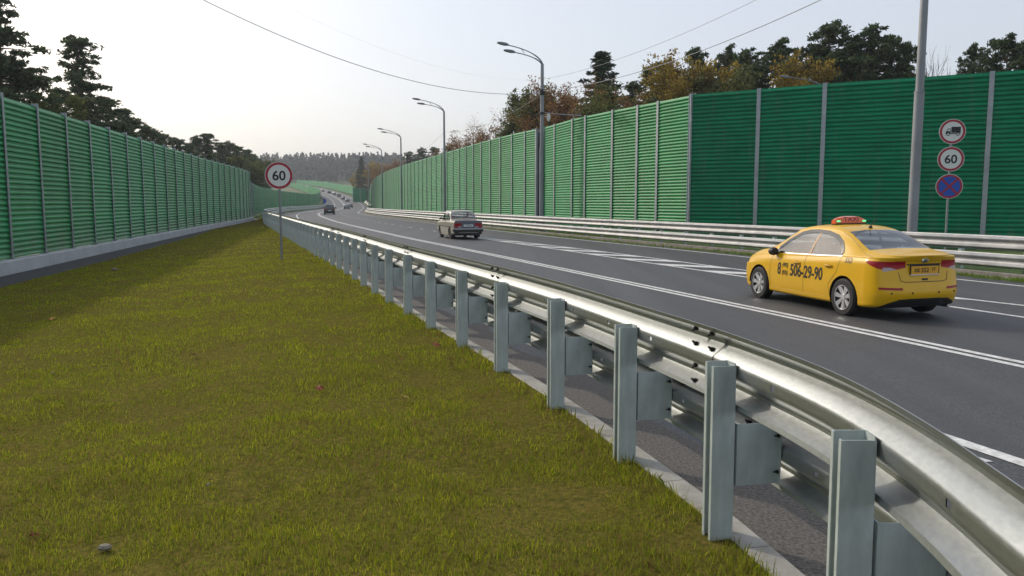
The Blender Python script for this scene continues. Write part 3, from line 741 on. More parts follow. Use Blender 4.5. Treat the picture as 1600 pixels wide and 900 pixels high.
l2 = lamp_post('twin armed lamp post with a security camera in the gap of the green barrier', (1.92, 52.0, -.12), nrot(52)+.15, h=10.7, r0=.16)
lps = [((-6.55, 78.4), 'twin armed lamp post directly behind the beige saloon, before the long green barrier'),
       ((-14.9, 108.7), 'slim twin armed lamp post, next beyond the one behind the beige saloon'),
       ((-21.9, 136), 'small faint lamp post near the far end of the right barrier'),
       ((-29.5, 166), 'tiny lamp post by the road bend, farthest to show its arms against the wood')]
for (p, lb) in lps: lamp_post(lb, (p[0], p[1], float(Cz(p[1]))-.12), nrot(p[1])+.15, r0=.13, r1=.085)
lamp_post('lone lamp post whose single pale arm shows just over the dark green barrier', (22.9, 60, -.1), R(8), h=10.3, arms=1, reach=2.8, rise=.75, r0=.11, r1=.08, group='lamp post beyond the barrier')
for i, (px, py, Y, h) in enumerate([(497, 262, 640, 11), (540, 268, 560, 10), (569, 272, 420, 9), (456, 266, 700, 12)]):
    X = (px-800)/1250*Y; lb = ['slender grey mast rising before the wood above the bend', 'slender grey mast right of the previous one, above the queue of cars', 'slender grey mast beside the dark spruce at the bend', 'slender grey mast before the wood just right of the round 60 sign'][i]
    lamp_post(lb, (X, Y, float(terrain(np.array(X), np.array(float(Y))))), 0, h=h, arms=1, reach=1.5, rise=.3, r0=.18, r1=.14, group='far masts before the wood')
# security camera and collar on the second post
mb = MB(); mb.tube([(0, 0, 0), (.22, -.05, .02)], .025, 6); mb.lathe([(0, .30), (.07, .28), (.11, .18), (.12, .02), (.09, -.12), (.04, -.2), (0, -.22)], 14, 'z', (.26, -.06, -.1))
o = mb.build('security_camera', M['white'], l2, True, 40); o.location = (.12, -.12, 7.4)
mb = MB(); mb.lathe([(.19, 0), (.19, .12), (.15, .13)], 14); o = mb.build('clamp', M['bolt'], l2); o.location = (0, 0, 7.55)
mb = MB(); mb.lathe([(.17, 0), (.17, .35), (.15, .36)], 14); o = mb.build('clamp', M['bolt'], l2); o.location = (0, 0, 8.75)
def wire(label, pts, r, name='overhead_wire', wob=0.0, cat='wire', n=60, group=None):
    P = np.array(pts, float); t = np.linspace(0, 1, len(P)); tt = np.linspace(0, 1, n)
    Q = np.stack([np.interp(tt, t, P[:, k]) for k in range(3)], -1)
    mb = MB(); mb.tube([tuple(q) for q in Q], r, 6); o = mb.build(name, M['wire'], None, True); tag(o, label, cat, group); return o
M['wire'] = mat('wire', (.30, .31, .33), .6, .2)
def sagline(A, B, sag=None, zfun=None, n=48):
    out = []
    for t in np.linspace(0, 1, n):
        x = A[0]+(B[0]-A[0])*t; y = A[1]+(B[1]-A[1])*t
        z = zfun(t) if zfun else A[2]+(B[2]-A[2])*t-4*sag*t*(1-t)
        out.append((x, y, z))
    return out
wire('twisted cable sagging across the sky to the left from the lamp post with the camera', sagline((1.8, 51.9), (-22, 18), zfun=lambda t: 8.75-6.4*t+13.8*t*t), .015)
wire('very faint thin wire just above the twisted cable over the road', sagline((1.8, 51.9), (-22, 18), zfun=lambda t: 9.55-5.6*t+14.5*t*t), .0025)
wire('twisted cable climbing right from the lamp post with the security camera', sagline((1.95, 51.9, 8.9), (12.28, 24.7, 9.35), sag=.85), .015)
wire('thin straight wire climbing right above the twisted cable', sagline((1.95, 51.9, 9.6), (12.28, 24.7, 10.5), sag=.75), .009)
wire('thin wire linking the lamp post with the camera to the one behind the saloon', sagline((1.9, 52, 8.7), (-6.55, 78.4, 8.6), sag=.7), .010)
wire('thin wire linking the lamp behind the saloon to the slim lamp beyond it', sagline((-6.55, 78.4, 8.6), (-14.9, 108.7, 8.5), sag=.9), .012)
wire('thin wire sagging between the two farthest lamp posts by the right barrier', sagline((-14.9, 108.7, 8.5), (-21.9, 136, 8.4), sag=.9), .014)
wire('short black cable from the security camera along the top of the green barrier', sagline((1.95, 52.0, 7.55), (4.35, 50.6, 7.22), sag=.03), .028, 'cable', cat='cable')

# ------------------------------------------------------------------ cars
def smooth_fn(pts): return curve(pts)
class Car:
    def __init__(s, spec, cell):
        s.sp = spec; L = spec['L']; s.L = L
        s.w = curve(spec['w']); s.zt = curve(spec['zt']); s.zb = curve(spec['zb']); s.wr = curve(spec['wr']); s.zs = curve(spec['zs'])
        s.xr = curve([(z, x) for z, x in spec['xr']]); s.xf = curve([(z, x) for z, x in spec['xf']])
        wrap = spec.get('wrap', [(0, 0, 0), (0, .32, .010), (0, .60, .035), (0, .79, .085), (0, .90, .155), (0, .965, .25), (0, 1, .40)])
        wrapf = spec.get('wrapf', wrap)
        st = [(u, m) for (_, m, u) in wrap]
        mid = list(np.arange(wrap[-1][2]+.12, L-wrapf[-1][2]-.06, .12))
        st += [(x, 1.0) for x in mid]+[(L-u, m) for (_, m, u) in reversed(wrapf)]
        G = np.array([s.section(x, m) for (x, m) in st])      # (nu, nv, 3)
        s.st = np.array([x for x, m in st])
        # refine along u and v with Catmull-Rom on index
        def refine(G, axis, sub):
            G = np.moveaxis(G, axis, 0); out = []
            n = G.shape[0]
            for i in range(n-1):
                p0, p1, p2, p3 = G[max(i-1, 0)], G[i], G[i+1], G[min(i+2, n-1)]
                k = sub[i]
                for t in np.arange(k)/k:
                    out.append(.5*((2*p1)+(-p0+p2)*t+(2*p0-5*p1+4*p2-p3)*t*t+(-p0+3*p1-3*p2+p3)*t**3))
            out.append(G[-1]); return np.moveaxis(np.array(out), 0, axis)
        du = np.max(np.linalg.norm(np.diff(G, axis=0), axis=2), axis=1); dv = np.max(np.linalg.norm(np.diff(G, axis=1), axis=2), axis=0)
        su = np.maximum(1, np.ceil(du/cell)).astype(int); sv = np.maximum(1, np.ceil(dv/cell)).astype(int)
        s.vidx = np.concatenate([[i+t/sv[i] for t in range(sv[i])] for i in range(len(sv))]+[[len(sv)]])
        s.G = refine(refine(G, 0, su), 1, sv)
    def section(s, x, m):
        w, zt, zb, wr, zs = (float(f(x)) for f in (s.w, s.zt, s.zb, s.wr, s.zs)); g = max(zt-zb, .02)
        k = min(1, g/.35); hs = s.sp.get('shoulder', .6)
        P = [(0, zs), (.80*w, zs), (.955*w, zs+.02), (.985*w, zs+.11), (w, .46), (.998*w, hs), (.975*w, zb-.10), (.935*w, zb-.015)]
        a = (.925*w, zb+.012); b = (wr, zt-.02-.075*k)
        P += [a, (a[0]*.64+b[0]*.36+.012*k, a[1]*.64+b[1]*.36), (a[0]*.3+b[0]*.7+.014*k, a[1]*.3+b[1]*.7), b, (wr*.90, zt-.012-.022*k), (wr*.70, zt-.006-.010*k), (wr*.36, zt-.002), (0, zt)]
        out = []
        for (y, z) in P:
            f = x/s.L; e0 = max(0, 1-x/.55)**1.5; e1 = max(0, 1-(s.L-x)/.6)**1.5
            xx = x+float(s.xr(z))*e0-float(s.xf(z))*e1
            out.append((xx, y*m, z))
        return out
    def side_y(s, x, z):
        P = np.array(s.section(x, 1.0)); Q = []
        n = len(P)
        for i in range(2, n-2):
            p0, p1, p2, p3 = P[i-1], P[i], P[i+1], P[min(i+2, n-1)]
            for t in np.linspace(0, 1, 8, endpoint=False):
                Q.append(.5*((2*p1)+(-p0+p2)*t+(2*p0-5*p1+4*p2-p3)*t*t+(-p0+3*p1-3*p2+p3)*t**3))
        Q = np.array(Q); sel = Q[:, 1] > .4; Q = Q[sel]; i = np.argsort(Q[:, 2]); return float(np.interp(z, Q[i, 2], Q[i, 1]))
    def rear_x(s, y, z):
        g = s.G[:max(10, np.searchsorted(s.G[:, 5, 0], .6))].reshape(-1, 3); d = (g[:, 1]-abs(y))**2+(g[:, 2]-z)**2; i = np.argsort(d)[:6]; return float(g[i, 0].mean())
    def build(s, root, classify, mats, thick=None):
        """classify(x,y,z,v,nside)->name array; faces mirrored left/right; named groups become parts"""
        G = s.G; nu, nv, _ = G.shape
        c = (G[:-1, :-1]+G[1:, :-1]+G[1:, 1:]+G[:-1, 1:])/4; vc = (s.vidx[:-1]+s.vidx[1:])/2
        x, y, z = c[..., 0], c[..., 1], c[..., 2]; vv = np.broadcast_to(vc[None, :], x.shape)
        # face normals
        a = G[1:, 1:]-G[:-1, :-1]; b = G[:-1, 1:]-G[1:, :-1]; nrm = np.cross(a, b); nrm /= (np.linalg.norm(nrm, axis=-1, keepdims=True)+1e-12)
        lab = classify(x, y, z, vv, nrm)
        ii, jj = np.meshgrid(np.arange(nu-1), np.arange(nv-1), indexing='ij'); base = ii*nv+jj
        Vr = G.reshape(-1, 3).copy(); Vl = Vr.copy(); Vl[:, 1] *= -1
        parts = {}
        for name in np.unique(lab):
            if name == '': continue
            sel = lab == name; bq = base[sel]; F = np.stack([bq, bq+1, bq+nv+1, bq+nv], 1)
            pname, how = mats[name][0], mats[name][2] if len(mats[name]) > 2 else 'both'
            off_ = mats[name][3] if len(mats[name]) > 3 else 0
            NV = np.zeros((nu, nv, 3))
            Vn = Vr
            if off_:
                N = np.zeros((nu, nv, 3)); N[:-1, :-1] = nrm; N[-1] = N[-2]; N[:, -1] = N[:, -2]; N = N.reshape(-1, 3); Vn = Vr-N*off_*NSIGN
            Vnl = Vn.copy(); Vnl[:, 1] *= -1
            if how == 'both':
                V = np.concatenate([Vn, Vnl]); FF = np.concatenate([F, F[:, ::-1]+len(Vn)])
                parts[name] = [s._obj(pname, V, FF, mats[name][1], root)]
            else:
                parts[name] = [s._obj(pname, Vn, F, mats[name][1], root), s._obj(pname, Vnl, F[:, ::-1], mats[name][1], root)]
        return parts
    def _obj(s, name, V, F, mat_, root):
        used, inv = np.unique(F, return_inverse=True); V2 = V[used]; F2 = inv.reshape(F.shape)
        # weld coincident points on the centreline
        key = np.round(V2*2e4).astype(np.int64); _, first, inv2 = np.unique(key, axis=0, return_index=True, return_inverse=True)
        F3 = inv2.reshape(-1)[F2]; V3 = V2[first]
        ok = np.array([len(set(f)) == 4 for f in F3]) if len(F3) < 4000 else (F3[:, 0] != F3[:, 1]) & (F3[:, 1] != F3[:, 2]) & (F3[:, 2] != F3[:, 3]) & (F3[:, 3] != F3[:, 0])
        return mk(name, V3, F3[ok], mat_, root, smooth=True)
NSIGN = 1.0
def wheel(root, x, y, r, w, mat_rim, spokes=7, name='wheel', detail=True, side=1):
    """side=+1: outer face toward +y"""
    e = empty(name, (x, y, r)); e.parent = root; e.rotation_euler = (0, 0, 0)
    rt = r*.66; mb = MB()
    pr = [(rt, -w/2), (r*.90, -w/2), (r*.985, -w*.38), (r, -w*.2), (r, w*.2), (r*.985, w*.38), (r*.90, w/2), (rt+.01, w/2), (rt, w*.44), (rt, -w/2)]
    mb.lathe(pr, 32 if detail else 14, 'y'); tyre = mb.build('tyre', M['rubber'], e, True, 40)
    mb = MB(); o = side*w*.40
    mb.lathe([(rt, side*w*.5), (rt*.95, side*w*.47), (rt*.93, side*w*.2), (rt*.6, side*w*.05), (0, side*w*.05)], 28 if detail else 14, 'y')
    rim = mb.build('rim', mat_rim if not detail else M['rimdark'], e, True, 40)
    if detail:
        mb = MB()
        for k in range(spokes):
            a_ = 2*math.pi*k/spokes+.2; ca, sa = math.cos(a_), math.sin(a_)
            def P(rad, tan, h): return (ca*rad-sa*tan, side*h, sa*rad+ca*tan)
            V = [P(.03, -.020, w*.36), P(.03, .020, w*.36), P(rt*.95, .042, w*.46), P(rt*.95, -.042, w*.46), P(.03, -.024, w*.25), P(.03, .024, w*.25), P(rt*.95, .05, w*.36), P(rt*.95, -.05, w*.36)]
            mb.add(V, [(0, 1, 2, 3), (4, 7, 6, 5), (0, 4, 5, 1), (1, 5, 6, 2), (2, 6, 7, 3), (3, 7, 4, 0)])
        mb.lathe([(rt, side*w*.42), (rt*1.0, side*w*.505), (rt*.93, side*w*.49), (rt*.93, side*w*.42)], 32, 'y')
        mb.lathe([(.055, side*w*.3), (.055, side*w*.40), (.035, side*w*.42), (0, side*w*.42)], 16, 'y')
        mb.build('spokes', mat_rim, e, False)
    return e
M['rimdark'] = mat('dark_wheel_metal', (.05, .05, .055), .6, .3)  # dark metal of the wheel dishes and the saloon's rims
def poly_in(px, pz, poly):
    inside = np.zeros(px.shape, bool); n = len(poly)
    for i in range(n):
        x1, y1 = poly[i]; x2, y2 = poly[(i+1) % n]
        c = ((y1 > pz) != (y2 > pz)) & (px < (x2-x1)*(pz-y1)/((y2-y1)+1e-12)+x1); inside ^= c
    return inside
def ribbon_on_side(car, pts, w, mat_, name, root, side, lift=.003, n=None):
    """thin strip along (x,z) points lying on the car's side"""
    P = []
    for (a_, b_) in zip(pts, pts[1:]):
        k = max(2, int(math.hypot(b_[0]-a_[0], b_[1]-a_[1])/.04))
        for t in np.linspace(0, 1, k, endpoint=False): P.append((a_[0]+(b_[0]-a_[0])*t, a_[1]+(b_[1]-a_[1])*t))
    P.append(pts[-1]); V = []; F = []
    for i, (x, z) in enumerate(P):
        q = P[min(i+1, len(P)-1)]; q0 = P[max(i-1, 0)]; dx, dz = q[0]-q0[0], q[1]-q0[1]; L = math.hypot(dx, dz) or 1; nx, nz = -dz/L*w/2, dx/L*w/2
        for s_ in (-1, 1):
            xx, zz = x+nx*s_, z+nz*s_; V.append((xx, side*(car.side_y(xx, zz)+lift), zz))
    for i in range(len(P)-1): F.append((2*i, 2*i+1, 2*i+3, 2*i+2))
    return mk(name, V, F, mat_, root)
def seat_mb(x, y, zf=.33, h=1.05):
    mb = MB(); mb.box(x, x+.5, y-.24, y+.24, zf, zf+.2, .05); mb.box(x-.12, x+.06, y-.24, y+.24, zf+.1, h-.12, .05); mb.box(x-.12, x-.02, y-.13, y+.13, h-.12, h+.10, .03); return mb

# ---- the taxi (local x runs from the tail forward, +y is the car's left side)
taxi_spec = dict(L=4.37, shoulder=.66,
    w=[(0, .81), (.3, .835), (.8, .85), (1.6, .852), (2.8, .85), (3.5, .84), (3.9, .815), (4.2, .76), (4.37, .70)],
    zt=[(0, 1.035), (.12, 1.055), (.42, 1.085), (.62, 1.12), (.9, 1.245), (1.2, 1.375), (1.5, 1.445), (1.9, 1.47), (2.3, 1.455), (2.6, 1.40), (2.95, 1.235), (3.25, 1.075), (3.45, 1.01), (3.8, .955), (4.1, .87), (4.28, .77), (4.37, .70)],
    zb=[(0, .985), (.4, .995), (.9, .985), (1.5, .955), (2.2, .925), (2.9, .90), (3.3, .885), (3.8, .83), (4.1, .75), (4.37, .64)],
    wr=[(0, .66), (.4, .67), (.7, .66), (1.0, .62), (1.5, .565), (2.0, .565), (2.5, .58), (3.0, .64), (3.3, .68), (3.8, .66), (4.37, .56)],
    zs=[(0, .24), (.3, .21), (1, .19), (3.4, .19), (4.0, .20), (4.37, .24)],
    xr=[(.15, .16), (.26, .07), (.36, .02), (.50, .0), (.62, .01), (.66, .045), (.78, .075), (.92, .07), (1.0, .03), (1.06, .0), (1.2, .0)],
    xf=[(.15, .10), (.3, .02), (.5, .0), (.65, .02), (.8, .12), (.95, .2)])
T = Car(taxi_spec, .0095)
XR, XF = .93, 3.50; WR = .312
dlo = [(1.04, .985), (1.10, 1.09), (1.22, 1.19), (1.42, 1.285), (1.7, 1.345), (2.0, 1.36), (2.25, 1.345), (2.45, 1.305), (2.75, 1.165), (3.02, .995), (3.05, .945), (2.6, .945), (1.6, .968)]
def taxi_class(x, y, z, v, n):
    lab = np.full(x.shape, 'body', dtype='<U12')
    # lamps wrap round the corner: arc coordinate
    arc = np.where(y > .70, .0+(x-.06), -(.74-y)); lz = np.clip((.36-arc)/.36, -1, 3)
    tail = (x < .50) & (v > 4) & (arc > -.40) & (arc < .36) & (z < .945+.02*np.clip(arc, 0, 1)) & (z > np.where(arc > 0, .79+.13*(arc/.36)**1.3, .79+.055*np.clip((-arc-.05)/.35, 0, 1)))
    tail &= (v < 9)
    low = tail & (z < .800+.05*np.clip((arc+.30)/.15, 0, 1)*np.clip((.16-arc)/.12, 0, 1)) & (arc < .15) & (arc > -.30)
    lab[tail] = 'tail'; lab[low] = 'tail_low'
    glass = (v > 8.0) & (v < 11.6) & poly_in(x, z, dlo) & (y > .4)
    lab[glass] = 'side_glass'
    rearw = (v > 11.25) & (x > .60) & (x < 1.26); rearw &= (y < .60-.05*np.clip((x-.6)/.66, 0, 1)*2)
    lab[rearw] = 'rear_glass'
    wind = (v > 11.3) & (x > 2.62) & (x < 3.22); lab[wind] = 'windscreen'
    dark = (x < .75) & (v > 1) & (z < np.interp(y, [0, .45, .62, .85], [.365, .36, .30, .16])) ; lab[dark] = 'lower'
    lab[(v < 1.2)] = 'under'
    for xc in (XR, XF):
        lab[((x-xc)**2+(z-WR)**2 < .358**2) & (y > .45)] = ''
    return lab
def car_common(car, root, xr, xf, r, w, ytrack, rim, detail=True, seats=True, front_z=.3):
    for (x, s_) in ((xr, 1), (xr, -1), (xf, 1), (xf, -1)):
        wheel(root, x, s_*ytrack, r, w, rim, detail=detail, side=s_)
    # wheel wells
    for x in (xr, xf):
        for s_ in (1, -1):
            mb = MB(); V = []; F = []; n = 12
            for k in range(n+1):
                a_ = math.pi*k/n; 
                for yy in (ytrack-.14, ytrack+.075): V.append((x+(r+.048)*math.cos(a_), s_*yy, r+(r+.048)*math.sin(a_)))
            for k in range(n): F.append((2*k, 2*k+1, 2*k+3, 2*k+2))
            b = len(V); V.append((x, s_*(ytrack-.14), r)); 
            F += [(b, 2*k, 2*k+2) for k in range(n)]; mb.add(V, F)
            mb.build('wheel_arch', M['plastic'], root)
    mb = MB(); mb.box(.25, car.L-.35, -.60, .60, .20, .30); mb.build('floor_pan', M['interior'], root)
taxi = empty('taxi', (0, 0, 0), 0, 'yellow taxi saloon with black phone number on its side driving away behind the near guardrail', 'taxi')
T.build(taxi, taxi_class, {'body': ('body', M['taxi']), 'tail': ('tail_light', M['tail_red'], 'each', 0), 'tail_low': ('reversing_light', M['tail_white'], 'each', 0),
    'side_glass': ('side_window', M['glass'], 'each', .0), 'rear_glass': ('rear_window', M['glass_dark'], 'both', .0), 'windscreen': ('windscreen', M['glass'], 'both', 0),
    'lower': ('bumper', M['plastic']), 'under': ('underbody', M['plastic'])})
car_common(T, taxi, XR, XF, WR, .195, .765, M['alloy'])
for (x, y) in ((2.25, .36), (2.25, -.36), (1.35, .36), (1.35, -.36)):
    seat_mb(x, y, .33, 1.07).build('car_seat', M['seat'], taxi, True, 40)
mb = MB(); mb.box(2.95, 3.25, -.66, .66, .62, .90, .05); mb.build('dashboard', M['interior'], taxi)
mb = MB(); mb.box(.62, .98, -.56, .56, .80, .985, .02); mb.build('parcel_shelf', M['interior'], taxi)
for s_ in (1, -1):
    # seams, sill line, pillar, window trim, visor
    ribbon_on_side(T, [(2.05, .28), (2.03, .60), (2.02, .93)], .007, M['black'], 'door_seam', taxi, s_)
    ribbon_on_side(T, [(3.10, .30), (3.12, .55), (3.08, .90)], .007, M['black'], 'door_seam', taxi, s_)
    ribbon_on_side(T, [(1.30, .33), (1.32, .50), (1.12, .72), (1.04, .96)], .007, M['black'], 'door_seam', taxi, s_)
    ribbon_on_side(T, [(1.36, .285), (2.2, .27), (3.05, .285)], .012, mat('taxi_sill', (.80, .50, .06), .3, coat=1), 'sill_trim', taxi, s_, .006)
    ribbon_on_side(T, [(1.95, .955), (1.93, 1.16), (1.88, 1.352)], .055, mat('pillar', (.42, .25, .12), .5), 'pillar', taxi, s_, .004)
    ribbon_on_side(T, [(1.04, .985), (1.6, .962), (2.6, .940), (3.04, .938)], .016, M['chrome'], 'window_trim', taxi, s_, .006)
    ribbon_on_side(T, [(1.06, 1.02), (1.11, 1.10), (1.22, 1.195), (1.42, 1.29), (1.7, 1.345), (2.0, 1.36), (2.25, 1.345), (2.45, 1.305), (2.75, 1.165), (2.98, 1.02)], .06, M['visor'] if 'visor' in M else M.setdefault('visor', mat('window_visor', (.05, .055, .06), .2)), 'window_visor', taxi, s_, .009)
    for (hx) in (1.28, 2.20):
        z0 = .80 if hx < 2 else .785; y0 = T.side_y(hx, z0)
        mb = MB(); mb.lathe([(0, -.008), (.055, -.006), (.06, .0)], 18, 'y'); o = mb.build('door_handle_cup', mat('taxi_cup', (.50, .26, .005), .4), taxi); o.location = (hx+.06, s_*(y0+.006), z0); o.scale = (1.25, -s_*.6, .7)
        mb = MB(); mb.tube([(hx-.05, s_*(y0-.005), z0+.004), (hx-.02, s_*(y0+.032), z0+.008), (hx+.12, s_*(y0+.034), z0+.008), (hx+.16, s_*(y0-.005), z0+.004)], .014, 8); mb.build('door_handle', M['taxi'], taxi, True)
    # mirror
    mb = MB(); ym = T.side_y(2.98, .93)
    V = []; F = []
    prof = [(0, .02, .03), (.01, .075, .062), (.06, .10, .078), (.12, .085, .066), (.17, .03, .03)]
    for (d, a_, b_) in prof:
        for k in range(12):
            an = 2*math.pi*k/12; V.append((2.90+d, s_*(ym+.10+a_*math.cos(an)), .955+b_*math.sin(an)))
    for i in range(4):
        for k in range(12): F.append((i*12+k, i*12+(k+1) % 12, (i+1)*12+(k+1) % 12, (i+1)*12+k))
    F += [tuple(range(12)), tuple(48+k for k in range(12))]
    mb.add(V, F); mb.tube([(3.0, s_*(ym-.03), .90), (2.97, s_*(ym+.06), .925)], .03, 8); mb.build('wing_mirror', M['plastic'], taxi, True, 50)
def put_on_side(me, car, x0, z0, side, root, name, lift=.004, shear=0.0):
    """text mesh in XY plane wrapped onto the car's side; reads correctly from outside"""
    v = np.empty(len(me.vertices)*3, np.float32); me.vertices.foreach_get('co', v); v = v.reshape(-1, 3); out = []
    for (a_, b_, c_) in v:
        x = x0-side*(-a_) if side < 0 else x0-a_      # left side: text runs from nose to tail
        z = z0+b_; out.append((x, side*(car.side_y(float(x), float(z))+lift+c_), z))
    me.vertices.foreach_set('co', np.array(out, np.float32).ravel()); me.update()
    return link(name, me, root)
M['letter'] = mat('lettering', (.012, .012, .010), .5)
for s_ in (1,):
    put_on_side(text_mesh('8', .30, M['letter'], .006, .75), T, 2.80, .65, 1, taxi, 'lettering')
    put_on_side(text_mesh('(495)', .105, M['letter'], .001, .8), T, 2.61, .715, 1, taxi, 'lettering')
    put_on_side(text_mesh('(925)', .105, M['letter'], .001, .8), T, 2.61, .575, 1, taxi, 'lettering')
    put_on_side(text_mesh('506-29-90', .30, M['letter'], .006, .78), T, 1.965, .65, 1, taxi, 'lettering')
    put_on_side(text_mesh('552', .12, mat('grey_lettering', (.16, .13, .10), .5), .001, 1.05), T, .84, .925, 1, taxi, 'lettering')
# rear details
def on_rear(me, y0, z0, root, name, lift=.006):
    v = np.empty(len(me.vertices)*3, np.float32); me.vertices.foreach_get('co', v); v = v.reshape(-1, 3); out = []
    for (a_, b_, c_) in v: out.append((T.rear_x(y0-a_, z0+b_)-lift-c_, y0-a_, z0+b_))
    me.vertices.foreach_set('co', np.array(out, np.float32).ravel()); me.update(); return link(name, me, root)
xp = T.rear_x(0, .80)
plate = MB(); plate.box(xp-.022, xp-.008, -.262, .262, .742, .868, .004); plate = plate.build('number_plate', mat('plate_yellow', (.72, .36, .02), .5), taxi)
fr = MB(); fr.box(xp-.026, xp-.006, -.272, .272, .728, .742); fr.build('plate_frame', M['white'], plate)
fr = MB(); fr.box(xp-.02, xp-.004, -.275, .275, .868, .885); fr.box(xp-.02, xp-.004, -.275, -.262, .742, .868); fr.box(xp-.02, xp-.004, .262, .275, .742, .868); fr.build('plate_surround', M['plastic'], plate)
def flat_rear(s, size, y0, z0, parent, nm, x, xs=1.0, bold=.001, mt=None):
    me = text_mesh(s, size, mt or M['letter'], bold, xs); v = np.empty(len(me.vertices)*3, np.float32); me.vertices.foreach_get('co', v); v = v.reshape(-1, 3)
    w = np.stack([x-v[:, 2], y0-v[:, 0], z0+v[:, 1]], -1); me.vertices.foreach_set('co', w.astype(np.float32).ravel()); me.update(); return link(nm, me, parent)
flat_rear('XK', .085, .15, .805, plate, 'lettering', xp-.024); flat_rear('552', .10, .0, .806, plate, 'lettering', xp-.024); flat_rear('77', .075, -.165, .812, plate, 'lettering', xp-.024)
mb = MB(); xe = T.rear_x(0, .955); mb.lathe([(0, -.012), (.050, -.012), (.062, -.004), (.062, 0)], 28, 'x'); o = mb.build('badge', M['chrome'], taxi, True, 40); o.location = (xe-.004, 0, .955); o.scale = (1, 1.05, .52)
mb = MB(); mb.lathe([(0, -.0135), (.047, -.0135)], 28, 'x'); e2 = mb.build('badge_field', M['black'], taxi); e2.location = (xe-.004, 0, .955); e2.scale = (1, 1.05, .52)
flat_rear('KIA', .042, 0, .955, taxi, 'badge_lettering', xe-.019, 1.15, .0005, M['chrome'])
def rear_strip(pts, w, mat_, name, lift=.004):
    V = []; F = []
    P = []
    for (a_, b_) in zip(pts, pts[1:]):
        for t in np.linspace(0, 1, 12, endpoint=False): P.append((a_[0]+(b_[0]-a_[0])*t, a_[1]+(b_[1]-a_[1])*t))
    P.append(pts[-1])
    for i, (y, z) in enumerate(P):
        q = P[min(i+1, len(P)-1)]; q0 = P[max(i-1, 0)]; dy, dz = q[0]-q0[0], q[1]-q0[1]; L = math.hypot(dy, dz) or 1
        for s_ in (-1, 1):
            yy, zz = y-dz/L*w/2*s_, z+dy/L*w/2*s_; V.append((T.rear_x(yy, zz)-lift, yy, zz))
    for i in range(len(P)-1): F.append((2*i, 2*i+1, 2*i+3, 2*i+2))
    return mk(name, V, F, mat_, taxi)
rear_strip([(.47, .78), (.44, .645), (.36, .625), (-.36, .625), (-.44, .645), (-.47, .78)], .009, M['black'], 'boot_seam')
rear_strip([(.32, .892), (-.32, .892)], .022, M['plastic'], 'boot_handle')
for s_ in (1, -1):
    rear_strip([(s_*.42, .52), (s_*.76, .53)], .035, M['tail_red'], 'reflector', .006)
    for yy in (.25, .60):
        mb = MB(); mb.lathe([(0, -.006), (.014, -.006), (.016, 0)], 12, 'x'); o = mb.build('parking_sensor', M['plastic'], taxi); o.location = (T.rear_x(yy*s_, .455)-.002, yy*s_, .455)
mb = MB(); mb.box(-.02, .0, -.05, .05, -.012, .012); o = mb.build('boot_button', M['plastic'], taxi); o.location = (T.rear_x(0, .67)+.004, 0, .665)
# aerial, roof sign, chequered stripe
mb = MB(); mb.lathe([(.035, 0), (.03, .03), (.012, .05)], 12); mb.tube([(0, 0, .04), (-.14, 0, .17)], .006, 6); o = mb.build('aerial', M['plastic'], taxi); o.location = (1.36, 0, float(T.zt(1.36))-.004)
rs = empty('roof_sign', (1.95, 0, float(T.zt(1.95))+.0)); rs.parent = taxi
V = []; F = []; ny = 13
for i in range(ny):
    t = -1+2*i/(ny-1); y = .32*t; k = (1-abs(t)**3.2)**.5 if abs(t) < 1 else .25; k = max(k, .3)
    for (dx, z) in ((-.075, .012), (-.078, .05), (-.055, .05+.075*k), (0, .05+.092*k), (.055, .05+.075*k), (.078, .05), (.075, .012)): V.append((dx*k**.3, y, z))
for i in range(ny-1):
    for k in range(6): F.append((i*7+k, i*7+k+1, (i+1)*7+k+1, (i+1)*7+k))
F += [tuple(range(7)), tuple((ny-1)*7+k for k in range(7))]
o = mk('sign_body', V, F, M['orange'], rs, True, 50)
mb = MB(); mb.box(-.085, .085, -.30, .30, -.012, .02, .008); mb.build('sign_base', M['plastic'], rs)
me = text_mesh('TAXI', .115, mat('taxi_sign_letter', (.18, .02, .01), .4), .002, 1.25); v = np.empty(len(me.vertices)*3, np.float32); me.vertices.foreach_get('co', v); v = v.reshape(-1, 3)
w_ = np.stack([-.077+(v[:, 1]+.04)*.27-v[:, 2], -v[:, 0], .088+v[:, 1]*.95], -1); me.vertices.foreach_set('co', w_.astype(np.float32).ravel()); me.update(); link('lettering', me, rs)
M['led'] = mat('green_led', (.05, .8, .2), .3); bb = M['led'].node_tree.nodes['Principled BSDF']; bb.inputs['Emission Color'].default_value = (.15, 1, .35, 1); bb.inputs['Emission Strength'].default_value = 1.2
for s_ in (1, -1):
    mb = MB(); mb.box(-.092, -.072, s_*.27-.03, s_*.27+.03, .045, .068); mb.build('green_light', M['led'], rs)
mb = MB(); 
for s_ in (1, -1):
    for i in range(30):
        t = i/29; x = 1.30-.95*t; 
        zc_ = float(T.zt(x)); wr_ = float(T.wr(x))
        y = wr_*(.985)+.005; z = zc_-.055-.0*t+.002
        for q in range(2):
            xx = x+.016*(q-.5)*2*.5; dz = -.012 if (i+q) % 2 else .004
            yq = T.side_y(xx, z+dz)+.004 if z+dz < zc_-.05 else y
            mb.add([(xx-.006, s_*yq, z+dz-.006), (xx+.006, s_*yq, z+dz-.006), (xx+.006, s_*(yq-.004), z+dz+.006), (xx-.006, s_*(yq-.004), z+dz+.006)], [(0, 1, 2, 3)])
mb.build('chequer_stripe', mat('chequer_grey', (.10, .08, .06), .5), taxi)
mb = MB(); mb.tube([(-.02, -.42, .235), (.25, -.42, .235)], .025, 10); mb.build('exhaust_pipe', M['chrome'], taxi)
